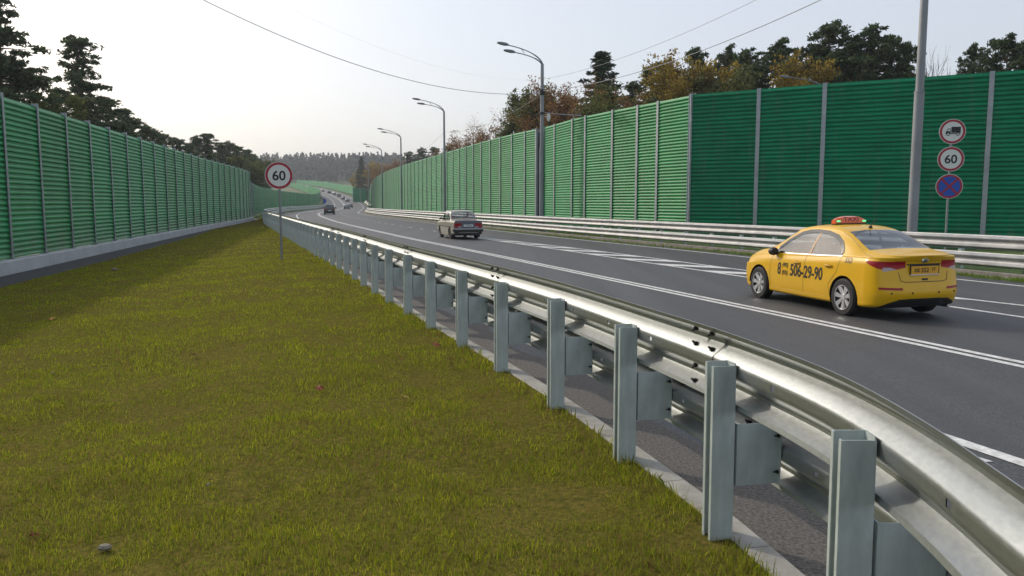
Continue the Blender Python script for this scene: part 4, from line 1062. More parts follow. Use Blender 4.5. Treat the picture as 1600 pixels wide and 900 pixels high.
# driver
def person_in_car(root, x, y, z, cloth):
    """seated figure seen through glass: one body with head, shoulders, arms"""
    bmv = [(x, y, z), (x, y, z+.28), (x, y, z+.42), (x+.02, y, z+.50), (x+.02, y, z+.58), (x+.02, y, z+.72), (x+.0, y+.20, z+.40), (x+.12, y+.24, z+.16), (x+.38, y+.14, z+.24), (x, y-.20, z+.40), (x+.12, y-.24, z+.16), (x+.38, y-.14, z+.24), (x+.42, y+.1, z-.02), (x+.42, y-.1, z-.02)]
    ed = [(0, 1), (1, 2), (2, 3), (3, 4), (4, 5), (2, 6), (6, 7), (7, 8), (2, 9), (9, 10), (10, 11), (0, 12), (0, 13)]
    rad = [.15, .15, .13, .055, .09, .085, .065, .045, .03, .065, .045, .03, .08, .08]
    me = bpy.data.meshes.new('person'); me.from_pydata(bmv, ed, []); o = bpy.data.objects.new('person', me); col.objects.link(o)
    md = o.modifiers.new('s', 'SKIN'); sv = me.skin_vertices[0].data
    for i, r_ in enumerate(rad): sv[i].radius = (r_, r_)
    sv[0].use_root = True
    o.modifiers.new('u', 'SUBSURF').levels = 1; o.modifiers['u'].render_levels = 1
    me.materials.append(cloth)
    return o

# placement: heading (-.27,.963); rear left wheel stands at (5.6,13.42)
hd = np.array([-.255, .967]); hd /= np.linalg.norm(hd); lf = np.array([-hd[1], hd[0]])
rl_w = np.array([5.64, 13.45]); org = rl_w-hd*XR-lf*.80
taxi.location = (org[0], org[1], float(road_z(org[0]+hd[0]*2, org[1]+hd[1]*2)))
taxi.rotation_euler = (R(-.6), 0, math.atan2(hd[1], hd[0]))
taxi.scale = (1, 1, 1.03)

# ---- generic lower-detail cars
def simple_car(name, label, cat, spec, cell, cls, mats, wheels, rim, detail, loc, heading, group=None, seats=()):
    c = Car(spec, cell); root = empty(name, loc, heading, label, cat, group)
    c.build(root, cls, mats); car_common(c, root, wheels[0], wheels[1], wheels[2], wheels[3], wheels[4], rim, detail)
    for (x, y, h) in seats: seat_mb(x, y, .35, h).build('car_seat', M['cloth_red'], root, True, 40)
    return c, root
lada_spec = dict(L=4.13, shoulder=.66,
    w=[(0, .79), (.4, .80), (2, .81), (3.6, .80), (4.13, .78)],
    zt=[(0, .955), (.3, .965), (.86, .985), (.98, 1.03), (1.12, 1.22), (1.27, 1.385), (1.42, 1.425), (2.0, 1.44), (2.5, 1.43), (2.62, 1.39), (2.80, 1.18), (2.98, .98), (3.15, .93), (4.0, .875), (4.13, .86)],
    zb=[(0, .92), (.8, .925), (2, .92), (3, .90), (3.5, .87), (4.13, .82)],
    wr=[(0, .71), (.8, .71), (1.0, .70), (1.35, .665), (2.4, .665), (2.9, .69), (3.2, .70), (4.13, .69)],
    zs=[(0, .33), (.5, .24), (3.6, .24), (4.13, .32)],
    xr=[(.2, .08), (.33, .0), (.5, .02), (.75, .01), (.95, .0), (1.1, 0)], xf=[(.2, .05), (.4, 0), (.9, .03), (1.1, .03)],
    wrap=[(0, 0, 0), (0, .5, .002), (0, .85, .006), (0, .96, .015), (0, 1, .05), (0, 1, .14)])
def lada_class(x, y, z, v, n):
    lab = np.full(x.shape, 'body', dtype='<U12')
    rear = (x < .03) & (v > 3.2)
    lab[rear & (z > .50) & (z < .935)] = 'panel'  # shade on the rear face, painted into the body as dark blue grey
    lab[rear & (z > .60) & (z < .83) & (y > .36) & (y < .76)] = 'tail'
    lab[rear & (z > .60) & (z < .67) & (y > .36) & (y < .54)] = 'tail_low'
    side = [(1.06, .98), (1.36, 1.36), (2.48, 1.365), (2.86, .975)]
    lab[(v > 8) & (v < 11.5) & (y > .4) & poly_in(x, z, side)] = 'side_glass'
    lab[(y > .4) & (v > 8) & (v < 11.8) & (abs(x-1.93-.0*z) < .035) & (z > .98) & (z < 1.37)] = 'body'
    lab[(y > .4) & (v > 8) & (v < 11.8) & (abs(x-1.42-.0*z) < .022) & (z > .98) & (z < 1.37)] = 'body'
    lab[(v > 11.2) & (x > 1.0) & (x < 1.27) & (y < .655)] = 'rear_glass'
    lab[(v > 11.2) & (x > 2.66) & (x < 2.94) & (y < .62)] = 'windscreen'
    lab[v < 1.2] = 'under'
    for xc in (.92, 3.34): lab[((x-xc)**2+(z-.29)**2 < .33**2) & (y > .45) & (z > .2)] = ''
    return lab
ldh = np.array([-.30, .954]); ld = np.array([-3.18, 41.94]); l_lf = np.array([-ldh[1], ldh[0]])
LC, lada = simple_car('saloon_car', 'boxy beige saloon with black bumper and square red tail lights driving away in mid distance', 'car', lada_spec, .03, lada_class,
    {'body': ('body', M['beige']), 'panel': ('shaded_rear', mat('rear_shade_blue_grey', (.10, .12, .15), .4, coat=.5)), 'tail': ('tail_light', M['tail_red'], 'each', 0), 'tail_low': ('reversing_light', M['tail_white'], 'each', 0),
     'side_glass': ('side_window', M['glass'], 'each', 0), 'rear_glass': ('rear_window', M['glass']), 'windscreen': ('windscreen', M['glass']), 'under': ('underbody', M['plastic'])},
    (.92, 3.34, .29, .17, .68), M['rimdark'], True, (0, 0, 0), 0, seats=((1.3, .35, 1.0), (1.3, -.35, 1.0), (2.1, .35, 1.05), (2.1, -.35, 1.05)))
org = ld-ldh*.92-l_lf*.69; lada.location = (org[0], org[1], float(road_z(org[0], org[1]))); lada.rotation_euler = (0, 0, math.atan2(ldh[1], ldh[0])); lada.scale = (1, .97, 1.03)
mb = MB(); mb.box(-.09, .03, -.80, .80, .40, .53, .02); mb.build('bumper', M['plastic'], lada)
mb = MB(); mb.box(-.096, -.08, -.76, .76, .515, .545, .004); mb.build('bumper_strip', M['chrome'], lada)
mb = MB(); mb.box(.0, .35, -.74, .74, .26, .42); mb.build('rear_valance', M['plastic'], lada)
mb = MB(); mb.box(-.012, -.003, -.26, .26, .64, .75, .002); lp = mb.build('number_plate', M['white'], lada)
flat_rear('C 796 MA', .085, 0, .695, lp, 'lettering', -.014, 1.0)
for s_ in (1, -1):
    mb = MB(); mb.box(.0, .25, s_*.80-.02, s_*.80+.02, .40, .53, .01); mb.build('bumper_corner', M['plastic'], lada)
    mb = MB(); mb.box(.53, .55, s_*.68-.10, s_*.68+.10, .10, .34); mb.build('mud_flap', M['rubber'], lada)
    mb = MB(); mb.box(2.72, 2.80, s_*(.85)-.09, s_*.85+.09, .96, 1.07, .02); mb.build('wing_mirror', M['plastic'], lada)
    ribbon_on_side(LC, [(1.96, .30), (1.96, .92)], .01, M['black'], 'door_seam', lada, s_)
    ribbon_on_side(LC, [(1.25, .45), (1.3, .92)], .01, M['black'], 'door_seam', lada, s_)
    ribbon_on_side(LC, [(.4, .62), (3.7, .62)], .03, M['plastic'], 'side_strip', lada, s_, .006)
mb = MB(); mb.tube([(1.5, -.5, 1.50), (1.5, .5, 1.50)], .012, 6); mb.tube([(1.5, .5, 1.50), (1.5, .54, 1.42)], .012, 6); mb.tube([(1.5, -.5, 1.50), (1.5, -.54, 1.42)], .012, 6)
mb.tube([(2.3, -.5, 1.50), (2.3, .5, 1.50)], .012, 6); mb.tube([(2.3, .5, 1.50), (2.3, .54, 1.42)], .012, 6); mb.tube([(2.3, -.5, 1.50), (2.3, -.54, 1.42)], .012, 6)
mb.build('roof_rack', M['plastic'], lada)
# occupants of the saloon, head and shoulders through the rear glass
def occupant(carroot, x, y, z, label, cloth):
    o = person_in_car(None, 0, 0, 0, cloth)
    a_ = carroot.rotation_euler.z; c_, s_ = math.cos(a_), math.sin(a_)
    o.location = (carroot.location.x+c_*x-s_*y, carroot.location.y+s_*x+c_*y, carroot.location.z+z); o.rotation_euler = (0, 0, a_)
    tag(o, label, 'person'); return o
occupant(lada, 2.2, .36, .52, 'driver in dark clothes seen through the rear window of the beige saloon', M['cloth_dark'])
occupant(lada, 1.42, -.30, .50, 'passenger in red on the back seat of the beige saloon', M['cloth_red'])

# SUV and queue
suv_spec = dict(L=4.5, shoulder=.75,
    w=[(0, .84), (.4, .88), (2, .90), (3.8, .88), (4.5, .78)],
    zt=[(0, 1.10), (.1, 1.18), (.3, 1.52), (.55, 1.63), (1.2, 1.68), (2.2, 1.67), (2.7, 1.58), (3.2, 1.18), (3.5, 1.08), (4.2, .98), (4.5, .82)],
    zb=[(0, 1.02), (1, 1.04), (3, 1.0), (4.5, .78)], wr=[(0, .74), (.3, .70), (.6, .66), (2.4, .66), (3, .72), (4.5, .66)],
    zs=[(0, .32), (4.5, .32)], xr=[(.3, .02), (.6, 0), (1.2, .06), (1.6, .1)], xf=[(.3, .02), (.6, 0), (1, .08)],
    wrap=[(0, 0, 0), (0, .5, .004), (0, .85, .02), (0, .96, .06), (0, 1, .14)])
hatch_spec = dict(L=4.0, shoulder=.66,
    w=[(0, .78), (.4, .83), (2, .85), (3.4, .83), (4.0, .72)],
    zt=[(0, .98), (.15, 1.03), (.45, 1.28), (.8, 1.42), (1.5, 1.48), (2.1, 1.46), (2.4, 1.38), (2.9, 1.06), (3.2, .97), (3.8, .84), (4.0, .72)],
    zb=[(0, .92), (1, .93), (3, .88), (4.0, .66)], wr=[(0, .68), (.3, .65), (.6, .60), (2.2, .60), (2.8, .66), (4.0, .58)],
    zs=[(0, .25), (4.0, .25)], xr=[(.3, .02), (.6, 0), (1.2, .06)], xf=[(.3, .02), (.6, 0), (1, .08)],
    wrap=[(0, 0, 0), (0, .5, .004), (0, .85, .02), (0, .96, .06), (0, 1, .14)])
def mk_class(spec, zb, wheelx, r, rg, wsx, tl):
    def f(x, y, z, v, n):
        lab = np.full(x.shape, 'body', dtype='<U12')
        lab[(x < .12) & (z > tl[0]) & (z < tl[1]) & (y > .56)] = 'tail'
        lab[(v > 8.1) & (v < 11.4) & (y > .4) & (x > rg[1]) & (x < wsx[0]+.25) & (z > zb+.03)] = 'side_glass'
        lab[(v > 11.2) & (x > rg[0]) & (x < rg[1]) & (y < .6)] = 'rear_glass'
        lab[(v > 11.2) & (x > wsx[0]) & (x < wsx[1])] = 'windscreen'
        lab[(v < 1.2)] = 'under'; lab[(z < .42) & (v > 1) & (x < .3)] = 'under'
        for xc in wheelx: lab[((x-xc)**2+(z-r)**2 < (r+.05)**2) & (y > .45)] = ''
        return lab
    return f
def far_car(name, label, cat, kind, Y, o, paint, group, head=None):
    x, y = off(Y, o); x = float(x); y = float(y); d = float(Cx(Y+4)-Cx(Y))/4; hx = -0; an = math.atan2(1, d); dz = float(Cz(Y+4)-Cz(Y))/4
    spec = suv_spec if kind == 'suv' else hatch_spec
    key = (kind, paint)
    if kind == 'suv': cls = mk_class(spec, 1.02, (.85, 3.55), .35, (.12, .5), (2.75, 3.2), (.85, 1.12)); wh = (.85, 3.55, .35, .22, .76)
    else: cls = mk_class(spec, .93, (.75, 3.2), .30, (.18, .72), (2.4, 2.9), (.72, .92)); wh = (.75, 3.2, .30, .18, .72)
    c, root = simple_car(name, label, cat, spec, .06 if Y < 150 else .12, cls,
        {'body': ('body', PAINT[paint]), 'tail': ('tail_light', M['tail_red'], 'each', 0), 'side_glass': ('side_window', M['glass_dark'], 'each', 0), 'rear_glass': ('rear_window', M['glass_dark']),
         'windscreen': ('windscreen', M['glass_dark']), 'under': ('bumper', M['plastic'])}, wh, M['alloy'], False, (x, y, float(rz_(Y, o))), an, group)
    root.rotation_euler = (0, -math.atan(dz), an)
    mb = MB(); mb.box(-.01, .01, -.26, .26, .62, .74); mb.build('number_plate', M['white'], root)
    return root
PAINT = dict(black=mat('black_paint', (.012, .013, .016), .3, coat=1), grey=mat('grey_paint', (.06, .065, .075), .3, coat=1), silver=mat('silver_paint', (.32, .34, .37), .3, .5, coat=1), blue=mat('blue_grey_paint', (.05, .075, .12), .3, coat=1), green=mat('dark_green_paint', (.02, .06, .045), .3, coat=1), white=mat('white_paint', (.75, .75, .74), .3, coat=1), beige2=mat('pale_paint', (.4, .38, .33), .3, coat=.8))
q = 'cars queueing up the hill beyond the bend'
suv = far_car('estate_car', 'black four wheel drive with silver roof rails driving away at the first bend', 'car', 'suv', 131, 1.75, 'black', q)
mb = MB()
for s_ in (1, -1): mb.tube([(.5, s_*.60, 1.70), (2.3, s_*.60, 1.72)], .03, 6)
mb.box(.45, 2.3, -.62, .62, 1.665, 1.70); mb.build('roof_rails', M['white'], suv)
for s_ in (1, -1):
    mb = MB(); mb.box(3.0, 3.1, s_*1.02-.12, s_*1.02+.12, 1.02, 1.18, .02); mb.build('wing_mirror', M['plastic'], suv)
qs = [('hatchback', 'blue grey hatchback with bright roof, last of the queue at the foot of the hill', 'hatch', 232, 2.2, 'blue'),
      ('hatchback', 'dark green car just ahead of the blue grey hatchback at the foot of the hill', 'hatch', 268, 2.2, 'green'),
      ('estate_car', 'dark car ahead of the black four wheel drive, half hidden behind its roof', 'suv', 158, 1.7, 'grey'),
      ('hatchback', 'pale grey car on the hill, next above the dark green car', 'hatch', 330, 2.4, 'silver'),
      ('hatchback', 'dark blue car in the middle of the queue climbing the hill', 'hatch', 352, 2.0, 'blue'),
      ('estate_car', 'black car in the queue just above the dark blue one, beside the pale kerb', 'suv', 385, 2.0, 'black'),
      ('hatchback', 'grey car third from the top of the queue', 'hatch', 415, 2.0, 'grey'),
      ('estate_car', 'green tinted black car second from the top of the queue', 'suv', 440, 1.5, 'green'),
      ('hatchback', 'topmost car of the queue, half hidden behind the end of the left barrier', 'hatch', 475, .9, 'grey'),
      ('hatchback', 'white car high on the road above the lower left barrier', 'hatch', 600, 1.8, 'white')]
for (nm, lb, kind, Y, o_, p_) in qs: far_car(nm, lb, 'car', kind, Y, o_, p_, q)
# man on the road? (blue figure by the SUV is a pole-mounted sign)
rt = empty('traffic_sign', (*[float(v_) for v_ in off(190, -1.2)], float(Cz(190))-.1), 0, 'small blue sign on a thin pole beyond the black four wheel drive', 'road sign')
mb = MB(); mb.lathe([(.05, 0), (.05, 2.6), (0, 2.6)], 8); mb.build('pole', M['pole'], rt)
mb = MB(); mb.box(-.3, .3, -.09, -.06, 1.8, 2.9, .02); mb.build('plate', M['blue'], rt)
# white lorry beyond the far barrier
lo = empty('lorry', (-162, 690, 15.6), R(4), 'long white lorry standing before the wood at the top of the hill', 'lorry')
mb = MB(); mb.box(-6, 4, -1.25, 1.25, 1.0, 3.7, .08); mb.build('box_body', PAINT['white'], lo)
mb = MB(); mb.prism([(4.2, .6), (6.2, .6), (6.3, 1.6), (5.9, 2.7), (4.2, 2.9)], -1.2, 1.2); mb.build('cab', PAINT['white'], lo)
mb = MB(); mb.box(-6, 6, -.5, .5, .55, 1.0); mb.build('chassis', M['plastic'], lo)
for x in (-4.8, -3.6, 2.6, 5.1):
    for s_ in (1, -1): wheel(lo, x, s_*1.0, .5, .3, M['alloy'], detail=False, side=s_)

# ------------------------------------------------------------------ trees
def cards(centres, radii, n_per, size, aspect=1.6, flat=.0, tri=False, rs=None, pw=.45):
    """random small quads filling ellipsoids: returns V,F"""
    rs = rs or rng; C = np.repeat(centres, n_per, 0); Rd = np.repeat(radii, n_per, 0); n = len(C)
    d = rs.normal(size=(n, 3)); d /= np.linalg.norm(d, axis=1, keepdims=True); r = rs.random((n, 1))**pw*1.08
    P = C+d*r*Rd
    a = rs.normal(size=(n, 3)); a[:, 2] *= (1-flat); a /= np.linalg.norm(a, axis=1, keepdims=True)
    b = rs.normal(size=(n, 3)); b -= a*(a*b).sum(1, keepdims=True); b /= np.linalg.norm(b, axis=1, keepdims=True)
    sz = size*(.6+.8*rs.random((n, 1)))
    V = np.stack([P-a*sz*aspect/2-b*sz/2*.5, P-b*sz*0-a*0+b*sz*.5, P+a*sz*aspect/2, P-b*sz*.5], 1).reshape(-1, 3)
    F = (np.arange(n)*4)[:, None]+np.array([0, 1, 2, 3])[None]
    return V, F
def limbs_mesh(segs, mat_, name='trunk', n=7):
    mb = MB()
    for (pts, rr) in segs: mb.tube(pts, rr, n if rr[0] > .06 else 4, cap=False)
    return mesh(name, mb.V, mb.F, mat_, smooth=True)
def jitter_path(a, b, n, j, rs):
    a = np.array(a, float); b = np.array(b, float); out = []
    for i, t in enumerate(np.linspace(0, 1, n)):
        p = a+(b-a)*t
        if 0 < i < n-1: p = p+rs.normal(size=3)*j
        out.append(p)
    return out
def pine(seed, H=16, bare=.45, spread=3.2, conical=.5, dens=1.0):
    rs = np.random.default_rng(seed); segs = []; cs = []; rd = []
    top = np.array([rs.normal()*.12, rs.normal()*.12, H-.35]); tr = jitter_path((0, 0, 0), top, 9, .12, rs); segs.append((tr, list(np.linspace(.24, .03, 9)*(H/16))))
    nb = int(95*(1-bare)**.7)
    for i in range(nb):
        t = bare+(1-bare)*(i+.5)/nb; z = t*H; k = (1-t)/(1-bare)
        L = spread*(conical*min(1, k*1.35+.12)+(1-conical)*math.sin(min(1, (1-k)*.9+.12)*math.pi)**.6)*(.55+.6*rs.random()); an = rs.random()*6.28
        p0 = np.array([np.interp(z, [q[2] for q in tr], [q[0] for q in tr]), np.interp(z, [q[2] for q in tr], [q[1] for q in tr]), z])
        p1 = p0+np.array([math.cos(an)*L, math.sin(an)*L, L*rs.uniform(-.05, .38)])
        pt = jitter_path(p0, p1, 4, .08, rs); segs.append((pt, [.055, .04, .025, .01]))
        for s in np.linspace(.35, 1.02, max(2, int(L/.42))):
            c = p0+(p1-p0)*s+rs.normal(size=3)*np.array([.26, .26, .20])
            cs.append(c+[0, 0, .08]); f = rs.uniform(.26, .60); rd.append((f, f, f*.55))
    for _ in range(7): cs.append(top+rs.normal(size=3)*np.array([.25, .25, .35])-[0, 0, .3]); rd.append((.35, .35, .35))
    V, F = cards(np.array(cs), np.array(rd), int(46*dens), .13, 2.8, rs=rs, pw=.75)
    return limbs_mesh(segs, M['pinebark']), mesh('crown', V, F, M['needle'])
def spruce(seed, H=16, spread=2.8):
    rs = np.random.default_rng(seed); segs = [(jitter_path((0, 0, 0), (0, 0, H), 6, .03, rs), list(np.linspace(.22, .02, 6)))]; cs = []; rd = []
    for i in range(95):
        t = .12+.87*(i/94); z = t*H; L = spread*(1-t)**.85*(.75+.5*rs.random())+.15; an = i*2.4+rs.normal()*.3
        p0 = np.array([0, 0, z]); p1 = np.array([math.cos(an)*L, math.sin(an)*L, z-L*.22]); segs.append(([p0, (p0+p1)/2+[0, 0, .05], p1], [.04, .025, .01]))
        for s in np.linspace(.2, 1, max(2, int(L/.32))): cs.append(p0+(p1-p0)*s-[0, 0, .08]); f = .34; rd.append((f, f, .20))
    V, F = cards(np.array(cs), np.array(rd), 42, .15, 2.4, rs=rs)
    return limbs_mesh(segs, M['bark']), mesh('crown', V, F, M['spruce'])
def broadleaf(seed, matn, H=12, spread=3.0, dens=1.0, leaf=.15, low=.18):
    rs = np.random.default_rng(seed); segs = []; tips = []
    def grow(p, d, L, r, lev):
        q = p+d*L; mid = (p+q)/2+rs.normal(size=3)*L*.06; segs.append(([p, mid, q], [r, r*.8, r*.6]))
        if lev >= 1: tips.append((q, L)); tips.append((mid, L))
        if lev < 4:
            for _ in range(3 if lev else 6):
                a = rs.normal(size=3); a -= d*np.dot(a, d); a /= np.linalg.norm(a); nd = d*.78+a*rs.uniform(.45, .85); nd[2] += .22; nd /= np.linalg.norm(nd)
                st = p+(q-p)*rs.uniform(.45, 1.0); grow(st, nd, L*rs.uniform(.55, .80), r*.5, lev+1)
    grow(np.zeros(3), np.array([.03, .02, 1.0]), H*.36, .17, 0)
    P = np.array([t[0] for t in tips]); zmax = P[:, 2].max(); s = H/zmax
    sx = spread/np.percentile(np.hypot(P[:, 0], P[:, 1]), 92)
    sc_ = np.array([sx, sx, s]); segs = [([np.array(q)*sc_ for q in pts], rr) for (pts, rr) in segs]; P = P*sc_
    tr = limbs_mesh(segs, M['bark'], n=5)
    if dens <= 0: return tr, None
    keep = (P[:, 2] > H*low) & (rs.random(len(P)) < .85); P = P[keep]
    n_per = max(1, int(26*dens)); V, F = cards(P, np.full((len(P), 3), .50)*[1, 1, .8], n_per, leaf, 1.3, rs=rs)
    return tr, mesh('crown', V, F, M[matn])
TM = {}
for i, a in enumerate([(16, .34, 3.0, .75), (16, .42, 3.2, .35), (16, .16, 2.9, 1.0), (16, .52, 3.7, .2), (16, .08, 3.0, .8), (16, .66, 2.7, .3), (16, .70, 3.3, .12), (16, .60, 2.2, .75), (16, .64, 3.0, .2)]): TM['pine%d' % i] = pine(100+i, *a)
for i in range(2): TM['spruce%d' % i] = spruce(200+i, 16, 2.7+.4*i)
for i in range(3): TM['rust%d' % i] = broadleaf(300+i, 'leaf_rust', 12, 3.1, .55, .13)
for i in range(2): TM['green%d' % i] = broadleaf(310+i, 'leaf_green', 12, 3.0, .9, .15)
for i in range(2): TM['yellow%d' % i] = broadleaf(320+i, 'leaf_yellow', 12, 2.9, .9, .15)
for i in range(2): TM['bare%d' % i] = broadleaf(330+i, 'leaf_rust', 12, 2.7, .10, .11)
TM['naked0'] = broadleaf(340, 'leaf_rust', 12, 2.2, 0)
NAMES = {'pine': ('pine_tree', 'pine'), 'spruce': ('spruce_tree', 'spruce'), 'rust': ('autumn_tree', 'tree'), 'green': ('broadleaf_tree', 'tree'), 'yellow': ('birch_tree', 'tree'), 'bare': ('autumn_tree', 'tree'), 'naked': ('bare_tree', 'tree')}
def tree(key, px, py, Y, label, group, wide=1.0, zb=None, rz=None):
    X = (px-800)/1250*Y; zb = float(terrain(np.array(X), np.array(float(Y)))) if zb is None else zb
    H = EYE+(316-py)/1250*Y*1.006-zb; k = key.rstrip('0123456789'); H *= {'pine': .955, 'spruce': .975}.get(k, 1.0); base = 16 if k in ('pine', 'spruce') else 12
    nm, cat = NAMES[k]; r = empty(nm, (X, Y, zb), random.uniform(0, 6.28) if rz is None else rz, label, cat, group)
    s = H/base; r.scale = (s*wide, s*wide, s)
    link('trunk', TM[key][0], r)
    if TM[key][1] is not None: link('crown', TM[key][1], r)
    return r
ordn = ['first', 'second', 'third', 'fourth', 'fifth', 'sixth', 'seventh', 'eighth', 'ninth', 'tenth', 'eleventh', 'twelfth', 'thirteenth', 'fourteenth', 'fifteenth', 'sixteenth', 'seventeenth', 'eighteenth', 'nineteenth', 'twentieth', 'twenty-first', 'twenty-second', 'twenty-third', 'twenty-fourth', 'twenty-fifth', 'twenty-sixth']
GL = 'trees behind the left barrier'; GR = 'trees behind the right barrier'
left = [('pine1', -25, 20, 60, 1.1, 'broad dark pine cut by the left edge of the picture'), ('pine0', 14, 3, 60, 1.3, 'tall wide layered pine at the upper left corner behind the barrier'),
        ('pine4', 66, 118, 66, 1.25, 'lower bushy pine filling the gap under the tall corner pine'), ('green0', 98, 150, 60, .9, 'thin olive broadleaf tree between the two tall left pines'),
        ('pine2', 145, 58, 80, 1.45, 'tall pointed dark conifer standing clear of its neighbours on the left skyline'), ('pine4', 180, 150, 82, 1.2, 'dark pine at the right shoulder of the tall pointed one')]
for (k, px, py, Y, w, lb) in left: tree(k, px, py, Y, lb, GL, w, zb=-.3)
row = [('pine4', 120, 185, 78), ('pine2', 196, 168, 92), ('pine4', 214, 184, 98), ('pine0', 232, 196, 106), ('pine4', 250, 203, 112), ('pine2', 267, 208, 120), ('pine4', 284, 214, 128), ('pine4', 300, 222, 134), ('pine0', 318, 214, 142),
       ('pine2', 334, 207, 146), ('pine4', 350, 224, 156), ('pine0', 364, 222, 165), ('pine4', 376, 226, 178), ('pine2', 388, 232, 195), ('pine4', 398, 240, 215), ('pine4', 407, 246, 240), ('pine0', 414, 252, 265), ('green1', 385, 245, 150), ('pine4', 330, 240, 125), ('pine4', 290, 235, 112), ('pine4', 255, 228, 98), ('pine4', 215, 215, 84), ('pine4', 365, 250, 150), ('pine4', 180, 190, 72), ('pine4', 140, 150, 72), ('pine4', 30, 140, 56)]
kinds = {'pine4': 'dense dark pine', 'pine0': 'pine with layered crown', 'pine2': 'pointed pine', 'green1': 'olive broadleaf tree'}
for i, (k, px, py, Y) in enumerate(sorted(row, key=lambda r_: r_[1])):
    tree(k, px, py, Y, '%s, %s from the left in the row descending towards the bend' % (kinds[k], ordn[i]), GL, 1.75, zb=-.3)
right = [('bare0', 722, 212, 125, 1.0, 'low brown bare shrub at the left end of the autumn trees, over the long barrier'), ('rust0', 740, 200, 118, 1.05, 'small rust coloured tree near the left end of the autumn trees'), ('bare1', 757, 184, 108, 1.05, 'wispy leafless brown tree left of the lamp post with the camera'),
         ('rust1', 770, 192, 100, 1.1, 'low orange brown tree beneath the wispy leafless ones'), ('bare0', 788, 172, 100, 1.0, 'twiggy brown tree with a thin top in the autumn group'), ('bare1', 808, 160, 95, 1.1, 'twiggy tree nearest the left of the greenish one'),
         ('green1', 828, 146, 90, 1.0, 'sparse yellow green tree just left of the lamp post with the camera'), ('green0', 852, 142, 88, 1.0, 'sparse olive tree directly behind the lamp post with the camera'), ('rust2', 873, 128, 84, 1.0, 'tall red brown tree just right of the lamp post with the camera'),
         ('rust0', 898, 140, 80, 1.15, 'wide russet tree under the dark spruce'), ('rust1', 850, 180, 80, 1.2, 'low russet tree over the barrier top behind the lamp post'), ('spruce1', 936, 82, 92, 1.7, 'dark pointed spruce standing above the autumn trees'),
         ('green1', 968, 138, 84, 1.2, 'bushy green brown tree right of the dark spruce'), ('green0', 930, 158, 76, 1.3, 'low olive tree in front of the dark spruce'), ('pine4', 985, 128, 92, 1.2, 'small pine between the spruce and the golden birch'), ('pine0', 1012, 108, 88, 1.1, 'pine leaning over the left of the golden birch'),
         ('rust1', 1005, 150, 78, 1.2, 'russet tree beneath the pines left of the golden birch'), ('pine6', 1036, 96, 90, .8, 'flat topped pine behind the golden birch'), ('yellow0', 1064, 92, 80, .95, 'golden birch with the brightest yellow crown'), ('pine5', 1082, 75, 94, .8, 'tall pine rising behind the golden birch'),
         ('yellow1', 1108, 112, 80, 1.0, 'dull yellow green birch next right of the golden one'), ('pine8', 1128, 76, 88, .9, 'pine with windswept top right of the golden birch'), ('green1', 1122, 120, 78, 1.2, 'grey green leafy tree beneath the windswept pine'), ('pine5', 1158, 78, 84, .8, 'pine with open crown left of the broad dark pine'),
         ('pine4', 1175, 100, 80, 1.1, 'dense low pine left of the domed pine'), ('pine8', 1205, 66, 80, 1.1, 'domed dark pine midway along the skyline'), ('pine7', 1222, 92, 76, 1.1, 'bushy pine filling below the domed dark pine'), ('yellow0', 1250, 92, 74, .8, 'brownish yellow birch left of the tallest pine'),
         ('pine6', 1258, 72, 82, .75, 'open pine touching the left of the tallest pine'), ('pine7', 1287, 36, 78, 1.25, 'tallest pine with pointed top on the right skyline'), ('pine5', 1322, 62, 76, .9, 'dense left half of the great round pine clump'), ('pine8', 1346, 44, 76, 1.15, 'great round crowned pine right of the tallest one'),
         ('pine6', 1378, 58, 78, .55, 'slim pine with a bare stem at the right of the great round pine'), ('pine7', 1404, 68, 76, .9, 'small open pine just left of the thick lamp post'), ('naked0', 1449, 76, 84, .8, 'leafless thin tree just right of the thick lamp post'),
         ('pine5', 1503, 69, 78, .55, 'small pine left of the flat spreading pine'), ('pine6', 1556, 57, 74, .95, 'flat spreading pine above the three stacked signs'), ('pine5', 1596, 66, 76, .7, 'flat pine cut by the right edge of the picture'), ('pine3', 1640, 60, 76, .9, 'pine just outside the right edge')]
for (k, px, py, Y, w, lb) in right[:-1]: tree(k, px, py, Y, lb, GR, w, zb=1.0)
tree('spruce0', 567, 243, 350, 'dark spruce alone at the end of the right barrier by the bend', 'trees by the bend', 1.1)
tree('yellow1', 560, 262, 372, 'orange birch tucked against the dark spruce by the bend', 'trees by the bend', .8)
tree('yellow0', 588, 254, 330, 'orange birch right of the dark spruce by the bend', 'trees by the bend', 1.3)
tree('rust0', 604, 256, 300, 'orange brown tree peeping over the far end of the right barrier', 'trees by the bend', 1.3)
tree('rust2', 622, 250, 280, 'brown tree behind the small faint lamp post', 'trees by the bend', 1.3)
tree('bare1', 577, 262, 300, 'leafless tree between the dark spruce and the orange birch', 'trees by the bend', 1.1)
for i, (px, py, Y) in enumerate([(640, 236, 300), (660, 232, 280), (682, 229, 260), (700, 226, 240), (716, 220, 200)]):
    tree(['pine4', 'pine0', 'pine4', 'pine2', 'rust1'][i], px, py, Y, ['pine over the long barrier right of the small faint lamp', 'layered pine over the long barrier midway to the lamp behind the saloon', 'dense pine over the long barrier just left of the lamp behind the saloon', 'pointed pine just right of the lamp behind the saloon', 'russet tree joining the pines to the autumn trees over the long barrier'][i], 'trees behind the long barrier', 1.4)

